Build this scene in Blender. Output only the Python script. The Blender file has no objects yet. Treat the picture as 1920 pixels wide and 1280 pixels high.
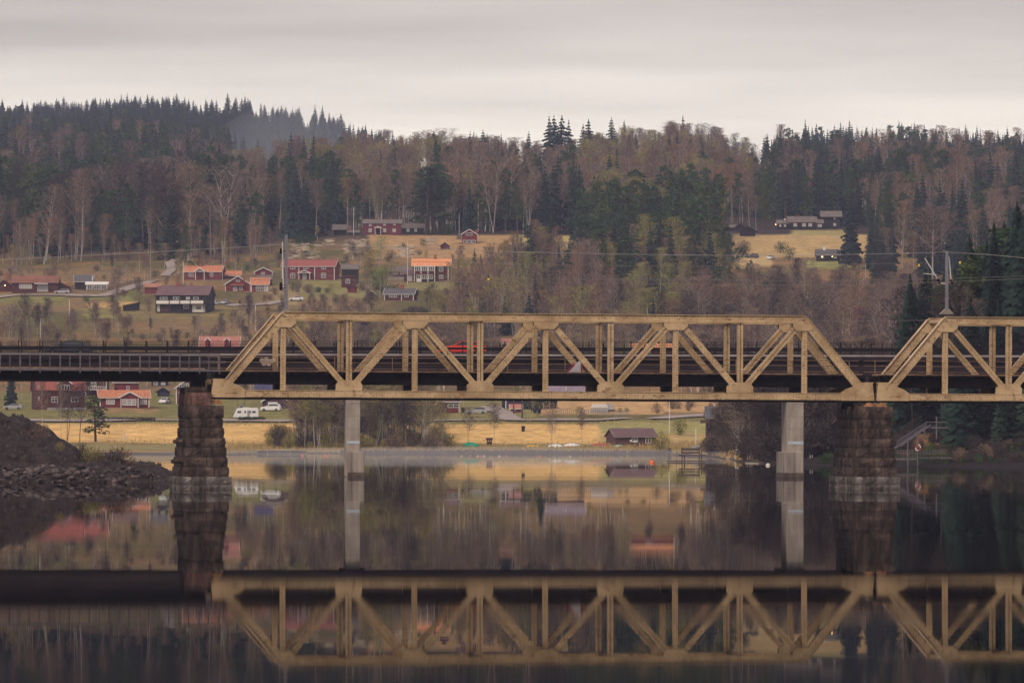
import bpy, math, random
import numpy as np
from mathutils import Vector, Matrix

# ---------------------------------------------------------------- scene, camera, world, sun
sc = bpy.context.scene
col = sc.collection
F = 10667.0            # focal length in pixels of the 1920 px wide photograph (200 mm)
H = 4.55               # camera height over the water
HY = 805.0             # picture row of the horizon
ROLL = math.radians(0.086)
PITCH = math.atan((HY - 640.0) / F)

cam_data = bpy.data.cameras.new('camera')
cam_data.sensor_width = 36.0
cam_data.lens = F / 1920 * 36.0
cam_data.clip_start = 1.0
cam_data.clip_end = 30000.0
cam = bpy.data.objects.new('camera', cam_data)
col.objects.link(cam)
cam.matrix_world = (Matrix.Translation((0, 0, H)) @ Matrix.Rotation(math.pi / 2 + PITCH, 4, 'X')
                    @ Matrix.Rotation(ROLL, 4, 'Z'))
sc.camera = cam
CM = cam.matrix_world.to_3x3()

SUN_EL, SUN_AZ = math.radians(42), math.radians(150)   # behind the camera, to its left
world = bpy.data.worlds.new('World'); sc.world = world; world.use_nodes = True
nt = world.node_tree; nt.nodes.clear()
def N(t, tree=None, **kw):
    n = (tree or nt).nodes.new(t)
    for k, v in kw.items(): setattr(n, k, v)
    return n
out = N('ShaderNodeOutputWorld'); bg = N('ShaderNodeBackground'); bg2 = N('ShaderNodeBackground')
sky = N('ShaderNodeTexSky', sky_type='NISHITA', sun_disc=False)
sky.sun_elevation = SUN_EL; sky.sun_rotation = math.pi + math.radians(35)
nt.links.new(sky.outputs[0], bg.inputs[0]); bg.inputs[1].default_value = 0.06
tc = N('ShaderNodeTexCoord'); sep = N('ShaderNodeSeparateXYZ')
nt.links.new(tc.outputs['Generated'], sep.inputs[0])
elev = N('ShaderNodeValToRGB')          # overcast deck: brightness over elevation
els = elev.color_ramp.elements
els[0].position = 0.0; els[0].color = (1.24, 1.10, .98, 1)
els[1].position = 1.0; els[1].color = (.49, .46, .50, 1)
for p, c in ((.034, (1.12, 1.02, .86)), (.046, (.94, .85, .725)), (.060, (.66, .59, .51)), (.072, (.44, .39, .345)), (.13, (.50, .45, .45)), (.35, (.50, .455, .50))):
    e = els.new(p); e.color = (*c, 1)
nt.links.new(sep.outputs['Z'], elev.inputs[0])
mp = N('ShaderNodeMapping'); mp.inputs['Scale'].default_value = (7, 7, 95); mp.inputs['Rotation'].default_value = (0, math.radians(4), 0)
nt.links.new(tc.outputs['Generated'], mp.inputs[0])
nz = N('ShaderNodeTexNoise'); nz.inputs['Scale'].default_value = 1.0; nz.inputs['Detail'].default_value = 6; nz.inputs['Roughness'].default_value = .52
nt.links.new(mp.outputs[0], nz.inputs['Vector'])
cr = N('ShaderNodeMapRange'); cr.inputs[1].default_value = .36; cr.inputs[2].default_value = .64
cr.inputs[3].default_value = .84; cr.inputs[4].default_value = 1.15
nt.links.new(nz.outputs[0], cr.inputs[0])
mx = N('ShaderNodeVectorMath', operation='SCALE')
nt.links.new(elev.outputs[0], mx.inputs[0]); nt.links.new(cr.outputs[0], mx.inputs['Scale'])
nt.links.new(mx.outputs[0], bg2.inputs[0]); bg2.inputs[1].default_value = 1.0
ad = N('ShaderNodeMixShader'); ad.inputs[0].default_value = .88
nt.links.new(bg.outputs[0], ad.inputs[1]); nt.links.new(bg2.outputs[0], ad.inputs[2]); nt.links.new(ad.outputs[0], out.inputs[0])

sun_d = bpy.data.lights.new('sun', 'SUN'); sun_d.energy = 1.5; sun_d.angle = math.radians(20); sun_d.color = (1, .87, .68)
sun = bpy.data.objects.new('sun', sun_d); col.objects.link(sun)
sun.rotation_euler = (math.radians(90) - SUN_EL, 0, math.radians(-35))
vs = sc.view_settings; vs.view_transform = 'Standard'; vs.look = 'None'; vs.gamma = 1.0; vs.exposure = 0.60
sc.cycles.use_denoising = True
sc.cycles.max_bounces = 6; sc.cycles.transparent_max_bounces = 8; sc.cycles.volume_bounces = 0
sc.cycles.sample_clamp_indirect = 4

# ---------------------------------------------------------------- helpers
def at(px, py, Y):
    """the point seen at picture position (px, py) at distance Y"""
    d = CM @ Vector(((px - 960) / F, (640 - py) / F, -1.0))
    t = Y / d.y
    return Vector((d.x * t, Y, H + d.z * t))
def proj(p):
    q = CM.transposed() @ (Vector(p) - Vector((0, 0, H)))
    return 960 + q.x / -q.z * F, 640 - q.y / -q.z * F

class MB:
    def __init__(s): s.v = []; s.f = []
    def add(s, vs_, fs_):
        o = len(s.v); s.v += [tuple(p) for p in vs_]; s.f += [tuple(i + o for i in f) for f in fs_]; return s
    def box(s, x0, x1, y0, y1, z0, z1):
        return s.add([(x0,y0,z0),(x1,y0,z0),(x1,y1,z0),(x0,y1,z0),(x0,y0,z1),(x1,y0,z1),(x1,y1,z1),(x0,y1,z1)],
                     [(0,3,2,1),(4,5,6,7),(0,1,5,4),(1,2,6,5),(2,3,7,6),(3,0,4,7)])
    def bar(s, a, b, w, h, up=(0, 1, 0)):
        """box beam from a to b: w across (in plane), h along 'up'"""
        a = Vector(a); b = Vector(b); d = (b - a).normalized(); u = Vector(up); u = (u - d * u.dot(d)).normalized(); r = d.cross(u)
        P = []
        for c in (a, b):
            for i, j in ((-1,-1),(1,-1),(1,1),(-1,1)): P.append(c + r * (i * w / 2) + u * (j * h / 2))
        return s.add(P, [(0,1,2,3),(7,6,5,4),(0,4,5,1),(1,5,6,2),(2,6,7,3),(3,7,4,0)])
    def tube(s, pts, rs, n=6, cap=True):
        pts = [Vector(p) for p in pts]; rings = []
        if not isinstance(rs, (list, tuple)): rs = [rs] * len(pts)
        for i, p in enumerate(pts):
            d = (pts[min(i + 1, len(pts) - 1)] - pts[max(i - 1, 0)]).normalized()
            u = Vector((0, 0, 1)) if abs(d.z) < .9 else Vector((1, 0, 0))
            a = d.cross(u).normalized(); b = d.cross(a)
            rings.append([p + a * (rs[i] * math.cos(2 * math.pi * k / n)) + b * (rs[i] * math.sin(2 * math.pi * k / n)) for k in range(n)])
        V = [q for r in rings for q in r]; Fc = []
        for i in range(len(pts) - 1):
            for k in range(n): Fc.append((i*n+k, i*n+(k+1) % n, (i+1)*n+(k+1) % n, (i+1)*n+k))
        if cap: Fc.append(tuple(range(n))[::-1]); Fc.append(tuple((len(pts)-1)*n + k for k in range(n)))
        return s.add(V, Fc)
    def prism(s, poly, y0, y1):
        """poly in (x, z), extruded over y"""
        n = len(poly)
        V = [(x, y0, z) for x, z in poly] + [(x, y1, z) for x, z in poly]
        return s.add(V, [tuple(range(n)), tuple(range(n, 2*n))[::-1]] + [(i, i+n, (i+1) % n + n, (i+1) % n) for i in range(n)])
    def build(s, name, m, parent=None, smooth=False, loc=None, bevel=0):
        me = bpy.data.meshes.new(name); me.from_pydata(s.v, [], s.f); me.update()
        import bmesh
        b = bmesh.new(); b.from_mesh(me); bmesh.ops.recalc_face_normals(b, faces=b.faces)
        if bevel: bmesh.ops.bevel(b, geom=b.edges[:], offset=bevel, segments=1, affect='EDGES')
        b.to_mesh(me); b.free()
        if smooth: me.shade_smooth()
        me.materials.append(m)
        o = bpy.data.objects.new(name, me); col.objects.link(o)
        if loc is not None: o.location = loc
        if parent is not None: o.parent = parent
        return o
def npmesh(name, V, T, mats, midx=None, attr=None):
    """triangle mesh from arrays"""
    me = bpy.data.meshes.new(name); V = np.asarray(V, np.float32); T = np.asarray(T, np.int32)
    me.vertices.add(len(V)); me.vertices.foreach_set('co', V.ravel())
    me.loops.add(T.size); me.loops.foreach_set('vertex_index', T.ravel())
    me.polygons.add(len(T)); k = T.shape[1]
    me.polygons.foreach_set('loop_start', np.arange(0, T.size, k, dtype=np.int32))
    me.polygons.foreach_set('loop_total', np.full(len(T), k, np.int32))
    if midx is not None: me.polygons.foreach_set('material_index', np.asarray(midx, np.int32))
    for m in mats: me.materials.append(m)
    if attr is not None:
        for an, av in attr.items():
            a = me.attributes.new(an, 'FLOAT', 'POINT'); a.data.foreach_set('value', np.asarray(av, np.float32))
    me.update(calc_edges=True); me.validate()
    return me
def tag(o, label=None, cat=None, group=None, kind=None):
    if label: o['label'] = label
    if cat: o['category'] = cat
    if group: o['group'] = group
    if kind: o['kind'] = kind
    return o
def thing(name, label, cat, loc=(0, 0, 0), rz=0, group=None, rx=0, ry=0):
    o = bpy.data.objects.new(name, None); col.objects.link(o); o.location = loc; o.rotation_euler = (rx, ry, rz)
    o.empty_display_size = .2
    return tag(o, label, cat, group)
def copy_tree(o, parent=None):
    c = o.copy(); col.objects.link(c); c.parent = parent
    for ch in o.children: copy_tree(ch, c)
    return c
def pick(root, **kw): pass

# ---------------------------------------------------------------- materials
def hexc(c): return (*c, 1)
MC = {}
def mat(name, c, rough=.8, c2=None, scale=1.0, amt=.25, bump=0, stretch=(1, 1, 1), metal=0, detail=5, spec=.3):
    """paint or matter with large and small procedural variation"""
    if name in MC: return MC[name]
    m = bpy.data.materials.new(name); m.use_nodes = True; t = m.node_tree; b = t.nodes['Principled BSDF']
    b.inputs['Roughness'].default_value = rough; b.inputs['Metallic'].default_value = metal
    b.inputs['Specular IOR Level'].default_value = spec
    tcn = N('ShaderNodeTexCoord', t); mpn = N('ShaderNodeMapping', t); mpn.inputs['Scale'].default_value = [scale * q for q in stretch]
    t.links.new(tcn.outputs['Object'], mpn.inputs[0])
    n = N('ShaderNodeTexNoise', t); n.inputs['Detail'].default_value = detail; n.inputs['Scale'].default_value = 1
    t.links.new(mpn.outputs[0], n.inputs['Vector'])
    r = N('ShaderNodeValToRGB', t); e = r.color_ramp.elements
    c2 = c2 or tuple(q * (1 - amt) for q in c)
    e[0].position = .35; e[0].color = hexc(c2); e[1].position = .65; e[1].color = hexc(c)
    t.links.new(n.outputs[0], r.inputs[0]); t.links.new(r.outputs[0], b.inputs['Base Color'])
    if bump:
        bn = N('ShaderNodeBump', t); bn.inputs['Distance'].default_value = bump; bn.inputs['Strength'].default_value = 1
        t.links.new(n.outputs[0], bn.inputs['Height']); t.links.new(bn.outputs[0], b.inputs['Normal'])
    MC[name] = m; return m
def foliage(name, stops, back=.25):
    """leaf or twig stuff; colour picked per tree (object random or the mesh's own tint value)"""
    m = bpy.data.materials.new(name); m.use_nodes = True; t = m.node_tree; b = t.nodes['Principled BSDF']
    b.inputs['Roughness'].default_value = .9; b.inputs['Specular IOR Level'].default_value = .1
    oi = N('ShaderNodeObjectInfo', t); at_ = N('ShaderNodeAttribute', t, attribute_name='tint')
    a = N('ShaderNodeMath', t, operation='ADD'); f = N('ShaderNodeMath', t, operation='FRACT')
    t.links.new(oi.outputs['Random'], a.inputs[0]); t.links.new(at_.outputs['Fac'], a.inputs[1]); t.links.new(a.outputs[0], f.inputs[0])
    r = N('ShaderNodeValToRGB', t); e = r.color_ramp.elements
    e[0].position = 0; e[0].color = hexc(stops[0]); e[1].position = 1; e[1].color = hexc(stops[-1])
    for i, c in enumerate(stops[1:-1]): q = e.new((i + 1) / (len(stops) - 1)); q.color = hexc(c)
    t.links.new(f.outputs[0], r.inputs[0])
    g = N('ShaderNodeNewGeometry', t); n = N('ShaderNodeTexNoise', t); n.inputs['Scale'].default_value = .55; n.inputs['Detail'].default_value = 3
    t.links.new(g.outputs['Position'], n.inputs['Vector'])
    mr = N('ShaderNodeMapRange', t); mr.inputs[1].default_value = .3; mr.inputs[2].default_value = .7; mr.inputs[3].default_value = .65; mr.inputs[4].default_value = 1.4
    t.links.new(n.outputs[0], mr.inputs[0]); s = N('ShaderNodeVectorMath', t, operation='SCALE')
    t.links.new(r.outputs[0], s.inputs[0]); t.links.new(mr.outputs[0], s.inputs['Scale']); t.links.new(s.outputs[0], b.inputs['Base Color'])
    MC[name] = m; return m
def lamp_mat(name, c, s):
    m = bpy.data.materials.new(name); m.use_nodes = True; b = m.node_tree.nodes['Principled BSDF']
    b.inputs['Base Color'].default_value = hexc(c); b.inputs['Emission Color'].default_value = hexc(c); b.inputs['Emission Strength'].default_value = s
    MC[name] = m; return m
# ---------------------------------------------------------------- the lie of the land
# for each picture column: distance -> picture row at which the ground lies
COLS = {}
VALLEY = [(900,866),(1000,860),(1060,855),(1082,847),(1100,841),(1120,827),(1150,803),(1175,790),(1200,783),(1250,766),(1355,728),(1430,693),(1510,655),(1580,612),(1660,562),(1735,524),(1810,492)]
LEFTV = [(900,862),(990,857),(1012,852),(1040,846),(1090,838),(1120,826),(1150,806),(1175,790),(1200,783),(1250,766),(1355,728),(1430,693),(1510,655),(1580,608),(1660,562),(1735,530),(1810,496)]
COLS[-700] = COLS[0] = LEFTV + [(1900,472),(2185,420),(2560,352),(3000,296),(3400,264),(3900,233),(4300,320),(5200,420)]
COLS[220] = LEFTV + [(1900,472),(2185,420),(2560,352),(3000,292),(3400,258),(3900,223),(4300,320),(5200,420)]
COLS[430] = LEFTV[:3] + [(1030,848)] + LEFTV[4:] + [(1900,462),(2185,415),(2560,352),(3000,330),(3400,290),(3900,231),(4300,320),(5200,420)]
COLS[560] = VALLEY + [(1900,449),(2035,428),(2185,392),(2340,358),(2560,338),(3000,345),(3400,300),(3900,243),(4300,320),(5200,420)]
COLS[700] = VALLEY + [(1900,443),(2035,425),(2185,385),(2340,350),(2560,332),(3000,342),(3400,310),(3900,268),(4300,330),(5200,420)]
COLS[820] = VALLEY + [(1900,447),(2035,425),(2185,380),(2340,345),(2560,322),(3000,350),(3900,345),(5200,430)]
COLS[1000] = VALLEY + [(1900,447),(2035,415),(2185,375),(2340,345),(2560,335),(3000,360),(3900,365),(5200,430)]
COLS[1200] = VALLEY + [(1900,450),(2035,420),(2185,380),(2340,348),(2560,322),(3000,350),(3900,355),(5200,430)]
COLS[1310] = [(900,866),(960,858),(985,850),(1040,848),(1080,840),(1120,827),(1150,806),(1175,793),(1200,783),(1250,760),(1355,728),(1430,693),(1510,655),(1580,612),(1660,562),(1735,510),(1810,475),(1900,447),(2035,420),(2340,348),(2560,328),(3000,350),(3900,355),(5200,430)]
RIGHTU = [(1355,735),(1430,700),(1510,655),(1580,612),(1660,560),(1735,508),(1810,478),(1900,447),(2035,422),(2185,402),(2340,385),(2560,352)]
COLS[1400] = [(650,884),(760,872),(790,867),(810,860),(900,848),(1000,838),(1100,822),(1175,795),(1250,770)] + RIGHTU[:-4] + [(2185,390),(2340,370),(2560,350),(3000,350),(3900,360),(5200,430)]
COLS[1480] = [(650,884),(720,873),(745,869),(765,858),(820,840),(900,822),(1000,805),(1175,780)] + RIGHTU + [(3000,318),(3400,345),(5200,430)]
COLS[1620] = [(600,890),(715,873),(728,869),(750,853),(800,815),(860,790),(1000,770),(1175,755)] + RIGHTU + [(3000,316),(3400,345),(5200,430)]
COLS[1760] = [(600,890),(700,875),(712,873),(735,850),(780,795),(840,755),(1000,735),(1175,725)] + [(1355,715),(1430,690)] + RIGHTU[2:] + [(3000,318),(3400,345),(5200,430)]
COLS[1920] = COLS[2700] = [(600,890),(690,877),(703,874),(725,850),(770,790),(830,740),(1000,705),(1175,700),(1355,690),(1430,680)] + RIGHTU[2:] + [(3000,320),(3400,345),(5200,430)]
CX = np.array(sorted(COLS)); YG = np.arange(560, 5201, 4.0)
TAB = []
for c in CX:
    a = np.array(COLS[c], float); y = np.interp(YG, a[:, 0], a[:, 1])
    z = H + (HY - y) * YG / F                       # ground height
    z = np.where(YG < a[0, 0], -2.5, z)
    TAB.append(z)
TAB = np.array(TAB)
kk = np.exp(-np.linspace(-2, 2, 9) ** 2); kk /= kk.sum()
for i in range(len(CX)):
    sm = np.convolve(np.pad(TAB[i], 4, 'edge'), kk, 'valid')
    w = np.clip((YG - 1250) / 250, 0, 1); TAB[i] = TAB[i] * (1 - w) + sm * w
_rng = np.random.RandomState(5)
_G = _rng.rand(64, 64) * 2 - 1
def vnoise(x, y, s):
    x = np.asarray(x, float) / s; y = np.asarray(y, float) / s
    xi = np.floor(x).astype(int); yi = np.floor(y).astype(int); fx = x - xi; fy = y - yi
    fx = fx * fx * (3 - 2 * fx); fy = fy * fy * (3 - 2 * fy)
    g = lambda a, b: _G[a % 64, b % 64]
    return (g(xi, yi) * (1 - fx) + g(xi + 1, yi) * fx) * (1 - fy) + (g(xi, yi + 1) * (1 - fx) + g(xi + 1, yi + 1) * fx) * fy
def ground(px, Y):
    """ground height at picture column px, distance Y (arrays)"""
    px = np.atleast_1d(np.asarray(px, float)); Y = np.atleast_1d(np.asarray(Y, float))
    px, Y = np.broadcast_arrays(px, Y)
    i = np.clip(np.searchsorted(CX, px, 'right') - 1, 0, len(CX) - 2)
    t = np.clip((px - CX[i]) / (CX[i + 1] - CX[i]), 0, 1); t = t * t * (3 - 2 * t)
    q = np.clip((Y - YG[0]) / 4.0, 0, len(YG) - 1.001); j = q.astype(int); u = q - j
    za = TAB[i, j] * (1 - u) + TAB[i, j + 1] * u; zb = TAB[i + 1, j] * (1 - u) + TAB[i + 1, j + 1] * u
    z = za * (1 - t) + zb * t
    X = (px - 960) / F * Y
    amp = np.clip((z - .6) / 4, 0, 1)
    return z + amp * (vnoise(X, Y, 31) * .9 + vnoise(X + 50, Y, 11) * .35 + vnoise(X, Y + 9, 70) * np.clip((Y - 1900) / 500, 0, 1) * 4)
def gz(X, Y): return float(ground(960 + X / Y * F, Y)[0])
_YS = np.arange(620, 4300, 2.0)
def depth(px, py, lo=620, hi=4200):
    """distance at which the ground is met in picture direction (px, py)"""
    ys = _YS[(_YS >= lo) & (_YS <= hi)]
    pyc = py - (px - 960) * math.tan(ROLL)      # the table ignores the roll
    z = ground(np.full(len(ys), px), ys); row = HY - (z - H) * F / ys
    k = np.where(row <= pyc)[0]
    return float(ys[k[0]]) if len(k) else float(ys[np.argmin(row)])
def gpt(px, py, **kw):
    Y = depth(px, py, **kw); X = at(px, py, Y).x
    return Vector((X, Y, gz(X, Y)))

# water
m = bpy.data.materials.new('river_water'); m.use_nodes = True; t = m.node_tree; b = t.nodes['Principled BSDF']
b.inputs['Base Color'].default_value = (.0025, .0022, .004, 1); b.inputs['Roughness'].default_value = .016; b.inputs['IOR'].default_value = 1.016
b.inputs['Specular Tint'].default_value = (1, .96, .97, 1)
g = N('ShaderNodeNewGeometry', t)
hs = None
for sx, sy, am in ((1.1, .5, .00026), (.12, .05, .0010)):
    mpn = N('ShaderNodeMapping', t); mpn.inputs['Scale'].default_value = (sx, sy, 1); t.links.new(g.outputs['Position'], mpn.inputs[0])
    n = N('ShaderNodeTexNoise', t); n.inputs['Scale'].default_value = 1; n.inputs['Detail'].default_value = 2; t.links.new(mpn.outputs[0], n.inputs['Vector'])
    mm = N('ShaderNodeMath', t, operation='MULTIPLY'); mm.inputs[1].default_value = am; t.links.new(n.outputs[0], mm.inputs[0])
    if hs: a = N('ShaderNodeMath', t, operation='ADD'); t.links.new(hs.outputs[0], a.inputs[0]); t.links.new(mm.outputs[0], a.inputs[1]); hs = a
    else: hs = mm
bn = N('ShaderNodeBump', t); bn.inputs['Distance'].default_value = 1.0; t.links.new(hs.outputs[0], bn.inputs['Height']); t.links.new(bn.outputs[0], b.inputs['Normal'])
mpn = N('ShaderNodeMapping', t); mpn.inputs['Scale'].default_value = (.013, .045, 1); t.links.new(g.outputs['Position'], mpn.inputs[0]); n = N('ShaderNodeTexNoise', t); n.inputs['Scale'].default_value = 1; n.inputs['Detail'].default_value = 4; t.links.new(mpn.outputs[0], n.inputs['Vector'])
mr = N('ShaderNodeMapRange', t); mr.inputs[1].default_value = .4; mr.inputs[2].default_value = .68; mr.inputs[3].default_value = .010; mr.inputs[4].default_value = .034; t.links.new(n.outputs[0], mr.inputs[0]); t.links.new(mr.outputs[0], b.inputs['Roughness'])
M_WATER = m
w = MB().add([(-6000, -300, 0), (6000, -300, 0), (6000, 6500, 0), (-6000, 6500, 0)], [(0, 1, 2, 3)]).build('river_water', m); tag(w, kind='structure')
rb = MB().add([(-6000, -300, -3), (6000, -300, -3), (6000, 6500, -3), (-6000, 6500, -3)], [(0, 1, 2, 3)]).build('river_bed', mat('river_mud', (.05, .04, .03))); tag(rb, kind='structure')

# terrain sheet with its ground cover
pxs = np.concatenate([np.arange(-700, -30, 40), np.arange(-30, 1960, 5.0), np.arange(1960, 2701, 40)])
ys = np.concatenate([np.arange(600, 1300, 5.0), np.arange(1300, 2100, 7.0), np.arange(2100, 5201, 26.0)])
PX, YY = np.meshgrid(pxs, ys); ZZ = ground(PX.ravel(), YY.ravel()); XX = (PX.ravel() - 960) / F * YY.ravel(); Yr = YY.ravel(); Pr = PX.ravel()
ROW = HY - (ZZ - H) * F / Yr
nx, ny = len(pxs), len(ys)
II = np.arange(nx * ny).reshape(ny, nx)
Q = np.stack([II[:-1, :-1].ravel(), II[:-1, 1:].ravel(), II[1:, 1:].ravel(), II[1:, :-1].ravel()], 1)
STRAW, GREEN, SCRUB, MOSS, RUST, EARTH = (.45, .285, .11), (.175, .155, .055), (.19, .125, .06), (.125, .12, .04), (.27, .145, .06), (.05, .036, .03)
C = np.tile(np.array(SCRUB), (len(Pr), 1))
nn = vnoise(XX, Yr, 17) + .5 * vnoise(XX, Yr, 6); n2 = vnoise(XX + 99, Yr + 31, 40)
def cover(x0, x1, r0, r1, c, y0=0, y1=9999, soft=6):
    global C
    a = np.minimum.reduce([(Pr - x0) / soft, (x1 - Pr) / soft, (ROW - r0) / 2.0, (r1 - ROW) / 2.0, (Yr - y0) / 5, (y1 - Yr) / 5]) + nn * .6
    a = np.clip(a, 0, 1)[:, None]; C = C * (1 - a) + np.array(c) * a
far = np.clip((Yr - 1850) / 60, 0, 1)[:, None]; C = C * (1 - far) + np.array((.045, .032, .026)) * far
k = np.clip(n2 * 2 + .2, 0, 1)[:, None] * (Yr < 1850)[:, None]; C = C * (1 - k * .75) + np.array(MOSS) * k * .5
k = np.clip(nn * 1.6 - .3, 0, 1)[:, None] * (Yr < 1850)[:, None]; C = C * (1 - k * .7) + np.array(RUST) * k * .7
cover(-50, 130, 553, 575, GREEN); cover(150, 250, 552, 566, GREEN); cover(160, 260, 566, 580, STRAW); cover(150, 290, 578, 600, (.2, .17, .06))
cover(560, 700, 522, 560, (.22, .19, .07)); cover(760, 860, 523, 545, (.21, .18, .07)); cover(230, 470, 570, 600, (.20, .15, .06)); cover(500, 560, 535, 575, (.26, .19, .09))
cover(690, 960, 440, 485, (.36, .22, .10)); cover(1030, 1090, 440, 482, (.42, .33, .13)); cover(960, 1010, 440, 462, (.42, .33, .13))
cover(1370, 1630, 438, 482, (.42, .28, .12)); cover(1480, 1600, 430, 441, (.32, .26, .10)); cover(1510, 1600, 487, 505, (.26, .25, .08)); cover(1375, 1450, 480, 500, (.46, .32, .15))
cover(-900, 660, 735, 790, GREEN); cover(160, 300, 762, 776, (.26, .17, .08)); cover(840, 1010, 740, 788, (.20, .17, .065)); cover(1010, 1420, 735, 778, (.44, .27, .125)); cover(1240, 1420, 770, 784, SCRUB)
cover(-900, 1420, 781, 797, GREEN); cover(-900, 1190, 794, 833, (.58, .36, .135), y0=1100); cover(1120, 1420, 788, 815, (.29, .25, .095)); cover(1120, 1420, 812, 845, (.38, .27, .11))
cover(-900, 1420, 831, 846, (.24, .195, .085)); cover(-900, 1420, 846, 862, (.34, .215, .11))
k = (Yr < 1010)[:, None] & (Pr > 1420)[:, None]; C = np.where(k, np.array((.05, .032, .022)) * (1 + .5 * nn[:, None]), C)  # right bank colour darkened, standing in for tree shade and lens falloff
cover(1690, 1770, 783, 835, (.22, .12, .055), y1=900); cover(1560, 1800, 600, 640, (.3, .2, .1), y0=1400)
cover(1335, 1400, 850, 868, (.42, .27, .11))
C = np.where((ZZ < .35)[:, None], np.array((.06, .048, .04)), C); C = np.where(((ZZ < 1.2) & (Pr > 1430) & (Yr < 900))[:, None], np.array((.022, .017, .016)), C)  # right waterside strip painted darker still, as part of that shade
C = C * (1 + .16 * vnoise(XX, Yr, 3.3)[:, None])
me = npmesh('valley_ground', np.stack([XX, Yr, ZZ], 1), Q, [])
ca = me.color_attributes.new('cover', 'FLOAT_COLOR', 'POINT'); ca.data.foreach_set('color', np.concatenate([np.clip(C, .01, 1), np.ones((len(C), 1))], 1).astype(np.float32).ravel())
m = bpy.data.materials.new('ground_cover'); m.use_nodes = True; t = m.node_tree; b = t.nodes['Principled BSDF']; b.inputs['Roughness'].default_value = 1; b.inputs['Specular IOR Level'].default_value = .05
va = N('ShaderNodeVertexColor', t, layer_name='cover'); g = N('ShaderNodeNewGeometry', t); n = N('ShaderNodeTexNoise', t); n.inputs['Scale'].default_value = .45; n.inputs['Detail'].default_value = 7; n.inputs['Roughness'].default_value = .7
t.links.new(g.outputs['Position'], n.inputs['Vector']); mr = N('ShaderNodeMapRange', t); mr.inputs[1].default_value = .3; mr.inputs[2].default_value = .7; mr.inputs[3].default_value = .62; mr.inputs[4].default_value = 1.35
t.links.new(n.outputs[0], mr.inputs[0]); s = N('ShaderNodeVectorMath', t, operation='SCALE'); t.links.new(va.outputs[0], s.inputs[0]); t.links.new(mr.outputs[0], s.inputs['Scale']); t.links.new(s.outputs[0], b.inputs['Base Color'])
me.materials.append(m); me.shade_smooth()
go = bpy.data.objects.new('valley_ground', me); col.objects.link(go); tag(go, kind='structure')

def strip(name, pts, w, m, lift=.3):
    """road or path laid on the ground through picture points"""
    P = [gpt(x, y) for x, y in pts]; R = []
    for i in range(len(P) - 1):
        n_ = max(2, int((P[i + 1] - P[i]).length / 3))
        for k in range(n_): R.append(P[i].lerp(P[i + 1], k / n_))
    R.append(P[-1]); V = []; Fc = []
    for i, p in enumerate(R):
        d = (R[min(i + 1, len(R) - 1)] - R[max(i - 1, 0)]); d.z = 0; d.normalize(); s_ = Vector((d.y, -d.x, 0))
        for k in (-1, 1):
            q = p + s_ * (w / 2 * k); V.append((q.x, q.y, gz(q.x, q.y) + lift))
        if i: Fc.append((2*i-2, 2*i-1, 2*i+1, 2*i))
    mb = MB(); mb.v = V; mb.f = Fc; return tag(mb.build(name, m), kind='structure')
M_GRAVEL = mat('gravel_road', (.34, .27, .23), .95, amt=.3, scale=.6)
strip('shore_road', [(-40, 790), (200, 790.5), (420, 790), (560, 790), (800, 791), (1000, 789), (1150, 787), (1260, 784), (1330, 781), (1420, 777)], 5.0, M_GRAVEL)
strip('farm_drive', [(965, 790), (948, 781), (930, 771), (920, 765)], 4.5, M_GRAVEL)
strip('village_road', [(-30, 563), (20, 556), (80, 554), (140, 555), (195, 556), (230, 545), (268, 533), (285, 528)], 4.5, M_GRAVEL)
strip('forest_track', [(310, 520), (322, 505), (318, 494), (330, 487), (345, 483)], 3.0, M_GRAVEL)
strip('yard_drive', [(428, 575), (450, 573), (500, 571), (535, 566)], 3.5, M_GRAVEL)
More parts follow.
